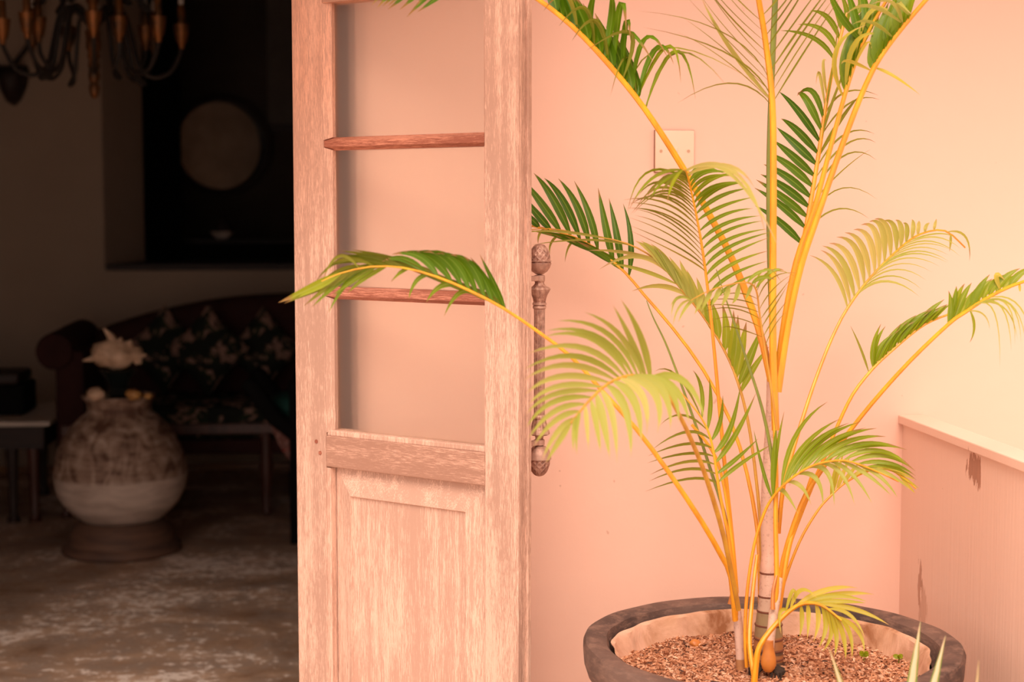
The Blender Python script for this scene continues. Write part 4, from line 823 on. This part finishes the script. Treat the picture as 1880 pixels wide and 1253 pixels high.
# ---------------------------------------------------------------- variegated plant in the foreground
vp = P(1640, 1640, 2.36); vp.z = 0
vpot = link_empty('variegated_plant', (vp.x, vp.y, 0), label='cream and green striped sword leaves rising in front of the clay bowl', cat='plant')
zt = .30
obj('pot', MB().lathe([(.09, 0), (.10, .01), (.125, zt-.04), (.135, zt-.04), (.14, zt), (.125, zt), (.12, zt-.03), (.10, zt-.035)], (vp.x, vp.y, 0), 48), M['bowl'], vpot, smooth=True)
obj('soil', MB().lathe([(.001, zt-.04), (.119, zt-.04), (.119, zt-.03), (.001, zt-.028)], (vp.x, vp.y, 0), 48), M['mulch'], vpot)
base = Vector((vp.x, vp.y, zt-.03))
for (tx, ty, td, w, dx, cv) in [(1690, 1142, 2.50, .030, -.01, -.004), (1736, 1168, 2.47, .030, .00, -.012), (1521, 1188, 2.45, .024, -.03, .02), (1797, 1212, 2.30, .018, .05, .012),
                              (1625, 1310, 2.2, .03, 0, 0), (1480, 1380, 2.3, .03, -.04, .02), (1850, 1330, 2.35, .03, .05, -.02), (1700, 1330, 2.15, .03, .02, .01)]:
    t = P(tx, ty, td); b = base+Vector((dx, R.uniform(-.03, .03), 0)); m_ = (b+t)/2+Vector((cv, -.01, .01))
    mb = MB(); leaflet(mb, b, m_, t, w, radians(8), .22, .5, 16); obj('leaf', mb, M['leaf_var'], vpot, smooth='all')

# ---------------------------------------------------------------- interior things
def zat(py, Y, px=300): return onY(px, py, Y).z
# jar on clay stand
JY = 6.38; jc = onY(222, 900, JY)
k = (MC.inverted() @ jc).z*-1/F
zj = lambda y: onY(222, y, JY).z
zb0 = zj(1003)
stand = obj('jar_stand', MB().lathe([(r*k, max(0, zj(y)-zb0)) for r, y in [(104, 1003), (108, 998), (106, 990), (98, 984), (97, 975), (90, 968), (88, 958), (80, 950), (76, 944), (55, 944)]], (jc.x, JY, 0), 64), M['pedestal'], origin=(jc.x, JY, 0), smooth=True, label='round brown clay stand beneath the big jar', cat='stand')
zj0 = zj(945)-zb0
prof = [(58, 944), (72, 943), (82, 933), (95, 922), (104, 912), (106, 908), (112, 897), (117, 882), (119, 868), (121, 863), (119.5, 858), (119, 850), (116, 832), (110, 812), (100, 792), (86, 772), (70, 756), (60, 749), (57, 745), (57, 735), (60, 726), (66, 720), (67, 717), (62, 716), (54, 722), (52, 740), (60, 760)]
jar = obj('storage_jar', MB().lathe([(r*k, zj(y)-zb0) for r, y in prof], (jc.x, JY, 0), 72, fn=lambda a, z, i: 1+.006*sin(2*a)+.004*sin(9*a+z*20)), M['jar'], origin=(jc.x, JY, zj0), smooth=True, label='large weathered glazed jar, brown and cream, standing on a clay stand', cat='jar')
b0 = zj(862)-zb0-zj0; JARZ.inputs[1].default_value = b0-.01; JARZ.inputs[2].default_value = b0+.01
ztop = zj(717)-zb0
# dark glass bowl in the mouth
gv = obj('glass_bowl', MB().lathe([(.02, ztop-.075), (.06, ztop-.06), (.096, ztop-.01), (.100, ztop+.004), (.05, ztop+.008), (.035, ztop+.03), (.05, ztop+.07), (.075, ztop+.10), (.07, ztop+.102), (.04, ztop+.06)], (jc.x, JY, 0), 40), M['glassdark'], origin=(jc.x, JY, ztop-.1), smooth=True, label='dark glass stand set in the mouth of the big jar', cat='vase')
# spider conch
cs = onY(213, 642, JY); cs.z = ztop+.104+.058
mb = MB(); mb.blob(cs, (.095, .06, .055), 24, 14, fn=lambda d: 1+.30*noise.noise(d*22)+.12*noise.noise(d*60))
sh = obj('spiked_conch', mb, M['shell'], origin=(cs.x, cs.y, cs.z-.05), smooth='all', label='large pale spiked conch shell on top of the jar', cat='shell')
for (x1, y1, x2, y2, r) in [(210, 628, 190, 594, .022), (190, 650, 152, 654, .02), (245, 650, 268, 643, .018), (232, 632, 240, 616, .018), (198, 634, 184, 622, .016), (250, 655, 258, 660, .015), (215, 626, 222, 612, .014)]:
    a = onY(x1, y1, JY); b = onY(x2, y2, JY-.02); dz_ = cs.z-onY(213, 642, JY).z
    a.z += dz_; b.z += dz_; m_ = (a+b)/2+Vector((.006, 0, .006))
    obj('spike', MB().tube([a, m_, b], [r, r*.7, .003], 8), M['shell'], sh, smooth=True)
for i, (x, lab) in enumerate([(175, 'small golden shell on the left of the jar rim'), (245, 'golden shell cluster on the right of the jar rim'), (270, 'smallest golden shell, at the far right of the jar rim')]):
    q = onY(x, 712, JY-.128); s_ = (.034, .028, .016)[i]
    if i == 2: q.y = JY-.115
    obj('small_shell', MB().blob((q.x, q.y, ztop+s_*.6), (s_*1.05, s_*.8, s_*.75), 14, 9, fn=lambda d: 1+.3*noise.noise(d*80+Vector((i, 0, 0)))), M['shell_y'] if i else M['shell'], origin=(q.x, q.y, ztop), smooth='all', label=lab, cat='shell', group='shells on the jar rim')

# sofa (camel back, rolled arms)
SY0, SY1 = 7.05, 7.85
sxl = onY(108, 700, SY0+.1).x; sxr = sxl+1.95
sofa = link_empty('sofa', ((sxl+sxr)/2, (SY0+SY1)/2, 0), label='dark maroon camelback sofa with rolled arms and print cushions', cat='sofa')
zs = zat(765, SY0)
N = 40; top = []
for i in range(N+1):
    u = i/N; x = sxl+.06+(sxr-sxl-.12)*u
    pk = zat(568, SY1-.1); lo = zat(640, SY1-.1); h = lo+(pk-lo)*sin(pi*min(1, max(0, u)))**.8; top.append((x, h))
poly = [(sxl+.06, .28)]+top+[(sxr-.06, .28)]
o = obj('back', MB().prism(poly, SY1-.18, SY1), M['sofa'], sofa); 
mb = MB().tube([(x, SY1-.10, z) for x, z in top], .075, 12); obj('back_roll', mb, M['sofa'], sofa, smooth=True)
ar = (zat(612, SY0)-zat(680, SY0))/2; za = zat(645, SY0)
for x in (sxl+.0, sxr-.0):
    sgn = 1 if x < (sxl+sxr)/2 else -1
    mb = MB().tube([(x-sgn*.0, SY0+.0, za), (x, SY0+.015, za), (x, SY1-.05, za+.01)], [ar*.93, ar, ar], 20)
    mb.box(x+.0 if sgn > 0 else x-.12, x+.12 if sgn > 0 else x+.0, SY0+.02, SY1-.06, .26, za, .01)
    obj('rolled_arm', mb, M['sofa'], sofa, smooth=True)
obj('seat_base', MB().box(sxl+.08, sxr-.08, SY0+.04, SY1-.1, .27, zs-.11, .02), M['sofa'], sofa, smooth=True)
obj('seat_rail', MB().box(sxl+.02, sxr-.02, SY0, SY0+.06, zat(800, SY0), zat(780, SY0), .006), M['redwood'], sofa)
obj('seat_cushion', MB().box(sxl+.13, sxr-.13, SY0+.015, SY1-.16, zs-.11, zs+.04, .04), M['floral'], sofa, smooth=True)
lx = onY(489, 850, SY0+.04).x
for x, y in ((sxl+.03, SY0+.04), (lx, SY0+.04), (sxr-.06, SY0+.04), (sxl+.08, SY1-.12), (sxr-.08, SY1-.12)):
    obj('leg', MB().lathe([(.016, 0), (.022, .01), (.014, .03), (.022, .12), (.030, .20), (.026, .30), (.03, .36)], (x, y, 0), 14), M['redwood'], sofa, smooth=True)
# cushions with corners up
for i, (px, pt, pb, lab) in enumerate([(302, 560, 730, 'leaf print cushion at the left end of the sofa'), (382, 560, 745, 'leaf print cushion in the middle of the sofa'), (483, 565, 745, 'leaf print cushion nearest the open door on the sofa')]):
    Yc = SY1-.29-.15*(i % 2); zt_ = zat(pt, Yc); zb_ = zs+.042; h = (zt_-zb_)/2; c = Vector((onY(px, 650, Yc).x, Yc, zb_+h)); mb = MB(); G = 14; vs = []
    for sgn in (1, -1):
        for a in range(G+1):
            for b in range(G+1):
                u, v = a/G*2-1, b/G*2-1; pin = 1-.10*(1-abs(u)**2)*abs(v)**3-.10*(1-abs(v)**2)*abs(u)**3
                th = .065*((1-u*u)*(1-v*v))**.45
                x = (u*pin-v*pin)*h*.96*.5; z = (u*pin+v*pin)*h*.5
                vs.append(c+Vector((x, -sgn*th+ z*.18, z)))
    fs = []; o_ = (G+1)**2
    for a in range(G):
        for b in range(G):
            q = a*(G+1)+b; fs += [(q, q+1, q+G+2, q+G+1), (o_+q, o_+q+G+1, o_+q+G+2, o_+q+1)]
    ob = obj('cushion', mb.add(vs, fs), M['floral'], origin=(c.x, c.y, zb_), smooth='all', label=lab, cat='cushion', group='leaf print cushions on the sofa')
# side table at left
TY0, TY1 = 6.98, 7.75; tz = zat(772, TY0); tx1 = sxl-.012; tx0 = tx1-1.0
tb = link_empty('side_table', ((tx0+tx1)/2, (TY0+TY1)/2, 0), label='low dark side table with a pale stone top at the left', cat='table')
obj('table_top', MB().box(tx0, tx1, TY0, TY1, tz-.02, tz, .004), M['marble'], tb)
obj('apron', MB().box(tx0+.03, tx1-.03, TY0+.02, TY1-.02, tz-.12, tz-.02), M['darkwood'], tb)
for x in (tx0+.06, onY(24, 900, TY0+.05).x, tx1-.08):
    for y in (TY0+.05, TY1-.05): obj('leg', MB().lathe([(.028, 0), (.03, .01), (.016, .03), (.022, .16), (.028, .3), (.028, tz-.11)], (x, y, 0), 14), M['darkwood'] if x < tx1-.1 else M['redwood'], tb, smooth=True)
q = onY(42, 700, 7.2)
rad = link_empty('storage_box', (q.x-.22, 7.35, tz), label='dark lidded box standing on the stone topped side table', cat='box')
obj('body', MB().box(q.x-.44, q.x, 7.2, 7.5, tz, zat(705, 7.2), .012), M['black'], rad, smooth=True)
obj('lid', MB().box(q.x-.45, q.x-.02, 7.195, 7.505, zat(704, 7.2), zat(684, 7.2), .014), M['darkwood'], rad, smooth=True)
# armchair at right, partly behind the door
AY = 6.45; ax = onY(545, 850, AY).x
ch = link_empty('armchair', (ax+.2, AY+.3, 0), label='dark curved armchair with a teal cushion, half behind the door', cat='chair')
zz = lambda y: zat(y, AY, 500)
X = lambda x: onY(x, 750, AY).x
for yy in (AY, AY+.48):
    mb = MB().tube([(X(452), yy, zz(700)), (X(465), yy, zz(712)), (X(482), yy, zz(738)), (X(505), yy, zz(768)), (X(545), yy, zz(800)), (X(600), yy, zz(820))], [.028, .034, .036, .034, .034, .034], 12); obj('arm', mb, M['black'], ch, smooth=True)
for x, y in ((X(539), AY), (X(539), AY+.48), (X(720), AY), (X(720), AY+.48)):
    obj('leg', MB().box(x-.018, x+.018, y-.018, y+.018, 0, zz(700) if x < X(600) else zz(680), .004), M['black'], ch)
obj('seat', MB().box(X(545), X(725), AY+.01, AY+.47, zz(830), zz(800), .01), M['floral_pink'], ch)
mb = MB().add([(X(491), AY+.03, zz(772)), (X(535), AY+.03, zz(790)), (X(534), AY+.03, zz(856)), (X(512), AY+.03, zz(822)),
               (X(491), AY+.05, zz(772)), (X(535), AY+.05, zz(790)), (X(534), AY+.05, zz(856)), (X(512), AY+.05, zz(822))], [(0, 3, 2, 1), (4, 5, 6, 7), (0, 4, 7, 3), (3, 7, 6, 2), (2, 6, 5, 1), (1, 5, 4, 0)])
obj('hanging_fabric', mb, M['floral_pink'], ch, label='pink floral fabric hanging below the arm')
mb = MB(); mb.blob((X(560), AY+.24, zz(757)), (.16, .18, .055), 20, 10, e=.7)
obj('cushion', mb, M['teal'], origin=(X(560), AY+.24, zz(775)), smooth='all', label='teal cushion on the dark armchair', cat='cushion')

MTILT = -13
# mirror on far wall, chest with small lamp
MY = YR-.005; mc = onY(408, 268, MY-.03); kk = (MC.inverted() @ mc).z*-1/F
mir = link_empty('round_mirror', (mc.x, MY, mc.z), label='round mirror in a dark wooden frame on the far wall', cat='mirror')
def ring(r0, r1, y0, y1, n=56):
    mb = MB(); vs = []
    for (r, y) in ((r0, y0+.008), ((r0+r1)/2, y0), (r1, y0+.01), (r1, y1), (r0, y1)):
        for j in range(n): a = 2*pi*j/n; vs.append((mc.x+r*cos(a), y, mc.z+r*sin(a)))
    fs = [(i*n+j, i*n+(j+1) % n, ((i+1) % 5)*n+(j+1) % n, ((i+1) % 5)*n+j) for i in range(5) for j in range(n)]
    mb.add(vs, fs); return mb
o = obj('frame', ring(79*kk, 92*kk, MY-.115, MY), M['darkwood'], mir, smooth=True); fix_normals(o)
n = 56; vs = [(mc.x+80*kk*cos(2*pi*j/n), y, mc.z+80*kk*sin(2*pi*j/n)) for y in (MY-.022, MY-.012) for j in range(n)]
mt = Matrix.Translation((mc.x, MY-.075, mc.z)) @ Matrix.Rotation(radians(-MTILT), 4, 'Z') @ Matrix.Translation((-mc.x, -(MY-.02), -mc.z)); vs = [mt @ Vector(v) for v in vs]
obj('glass', MB().add(vs, [tuple(range(n)), tuple(range(n, 2*n))[::-1]]+[(j, n+j, n+(j+1) % n, (j+1) % n) for j in range(n)]), M['mirror'], mir)
CY = 9.35; czt = zat(441, CY)
q0 = onY(338, 450, CY).x
chest = link_empty('chest', (q0+.6, CY+.25, SZ), label='low black chest on the ledge under the round mirror', cat='chest')
obj('body', MB().box(q0, q0+1.3, CY, CY+.5, SZ, czt-.02, .004), M['black'], chest)
obj('lid', MB().box(q0-.01, q0+1.31, CY-.01, CY+.51, czt-.02, czt, .004), M['darkwood'], chest)
lc = onY(407, 436, CY+.15); kk2 = (MC.inverted() @ lc).z*-1/F
dish = obj('dish', MB().lathe([(.02, 0), (.03, .004), (16*kk2, .02), (21*kk2, .045), (20*kk2, .047), (.03, .015)], (lc.x, CY+.15, czt), 32), M['white'], origin=(lc.x, CY+.15, czt), smooth=True, label='shallow white dish on the black chest', cat='dish')
bl = obj('bell_jar', MB().lathe([(17*kk2, .045), (19*kk2, .055), (17*kk2, .09), (11*kk2, .115), (5*kk2, .135), (3*kk2, .15), (5*kk2, .16), (2*kk2, .185), (.4*kk2, .19)], (lc.x+.01, CY+.15, czt), 28), M['darkwood'], origin=(lc.x+.01, CY+.15, czt+.045), smooth=True, label='dark bell shaped cover sitting on the white dish', cat='cover')
# framed panel on far wall, upper right of niche
pa = onY(492, 228, MY); 
pf = link_empty('wall_panel', (pa.x+.5, MY, pa.z), label='dark horizontal rail and panel on the far wall right of the mirror', cat='panel')
obj('board', MB().box(pa.x, XR-.05, MY-.02, MY, pa.z, ZC-.05), simple('grey board', (.14, .11, .095), .8), pf)
obj('rail', MB().box(pa.x-.01, XR-.05, MY-.05, MY, pa.z-.05, pa.z), M['darkwood'], pf)

# chandelier
KY = 6.2; kc = onY(172, 100, KY); kd = (MC.inverted() @ kc).z*-1; kq = kd/F
zk = lambda y: onY(172, y, KY).z
chd = link_empty('chandelier', (kc.x, KY, zk(180)), label='dark brass multi-arm chandelier hanging at the upper left', cat='chandelier')
col_ = [(.5, 182), (6, 178), (9, 170), (10, 160), (7, 152), (9, 148), (11, 140), (9, 128), (11, 122), (9, 110), (12, 104), (10, 96), (14, 88), (13, 72), (10, 64), (8, 40), (8, 10), (13, 0), (18, -15), (20, -30), (10, -45), (7, -80), (12, -110), (6, -140)]
obj('column', MB().lathe([(r*kq, zk(y)) for r, y in col_], (kc.x, KY, 0), 28), M['brass'], chd, smooth=True)
obj('chain', MB().tube([(kc.x, KY, zk(-135)), (kc.x, KY, ZC)], .006, 8), M['iron'], chd)
def arm(ang, rad_, ylow, ycup, ytop, tier):
    d = Vector((cos(ang), sin(ang), 0)); c0 = Vector((kc.x, KY, 0))
    pp = [(.02, ytop+25), (.07, ytop+4), (.115, ytop+14), (.14, ytop+55), (.165, ylow-22), (.215, ylow), (rad_-.045, ylow-10), (rad_-.008, ylow-42), (rad_, ycup+22)]
    pts = [c0+d*r+Vector((0, 0, zk(y))) for r, y in pp]
    Q = []; 
    for i in range(len(pts)-1):
        p0 = pts[max(0, i-1)]; p1 = pts[i]; p2 = pts[i+1]; p3 = pts[min(i+2, len(pts)-1)]
        for k_ in range(5):
            t = k_/5; Q.append(.5*((2*p1)+(p2-p0)*t+(2*p0-5*p1+4*p2-p3)*t*t+(3*p1-p0-3*p2+p3)*t**3))
    Q.append(pts[-1])
    a = obj('arm', MB().tube(Q, .0085, 8), M['iron'], chd, smooth=True)
    c = c0+d*rad_
    obj('cup', MB().lathe([(5*kq, zk(ycup+24)), (6*kq, zk(ycup+16)), (10*kq, zk(ycup+10)), (13*kq, zk(ycup-6)), (15*kq, zk(ycup-22)), (13*kq, zk(ycup-23)), (8*kq, zk(ycup-6))], c, 18), M['brass'], a, smooth=True)
    obj('candle_sleeve', MB().lathe([(7*kq, zk(ycup-4)), (7.5*kq, zk(ycup-20)), (6.5*kq, zk(ycup-55)), (4*kq, zk(ycup-58))], c, 14), M['brass'], a, smooth=True)
    obj('bulb', MB().lathe([(4*kq, zk(ycup-57)), (5.5*kq, zk(ycup-64)), (3*kq, zk(ycup-76)), (.5*kq, zk(ycup-82))], c, 12), M['candle'], a, smooth=True)
for i in range(8): arm(2*pi*i/8+.16, .325, 140, 62, 10, 0)
for i in range(4): arm(2*pi*i/4+.6, .215, 150, 62, 20, 1)
for i in range(6): arm(2*pi*i/6+.3, .22, 15, -50, -80, 2)

# wall sconce far left
WY = YB; wc = onY(25, 150, WY); kw = (MC.inverted() @ wc).z*-1/F
scn = link_empty('wall_sconce', (wc.x, WY, wc.z), label='dark shield-shaped wall sconce with a curved arm, left of the chandelier', cat='lamp')
poly = [(-27, 122), (27, 122), (29, 135), (24, 160), (14, 183), (2, 195), (-10, 188), (-20, 168), (-27, 145)]
mb = MB()
for k_, (sc2, y_) in enumerate(((1, WY), (1, WY-.05), (.75, WY-.10), (.3, WY-.125))):
    mb.v += [Vector((wc.x+x*sc2*kw, y_, onY(25, 150+(y-150)*sc2, WY).z)) for x, y in poly]; mb.r += [0]*9
for k_ in range(3): mb.f += [(k_*9+i, k_*9+(i+1) % 9, (k_+1)*9+(i+1) % 9, (k_+1)*9+i) for i in range(9)]
mb.f += [tuple(range(27, 36)), tuple(range(9))[::-1]]
o = obj('shield', mb, M['darkwood'], scn, smooth='all'); fix_normals(o)
zw = lambda y: onY(25, y, WY).z; xw = lambda x: onY(x, 150, WY).x
obj('arm', MB().tube([(xw(25), WY-.10, zw(135)), (xw(40), WY-.16, zw(122)), (xw(62), WY-.19, zw(98)), (xw(78), WY-.19, zw(72)), (xw(86), WY-.19, zw(40)), (xw(88), WY-.19, zw(10))], [.014, .014, .013, .012, .012, .012], 10), M['iron'], scn, smooth=True)
obj('cup', MB().lathe([(.01, zw(12)), (.02, zw(6)), (.04, zw(-12)), (.036, zw(-12)), (.012, zw(2))], (xw(88), WY-.19, 0), 18), M['brass'], scn, smooth=True)
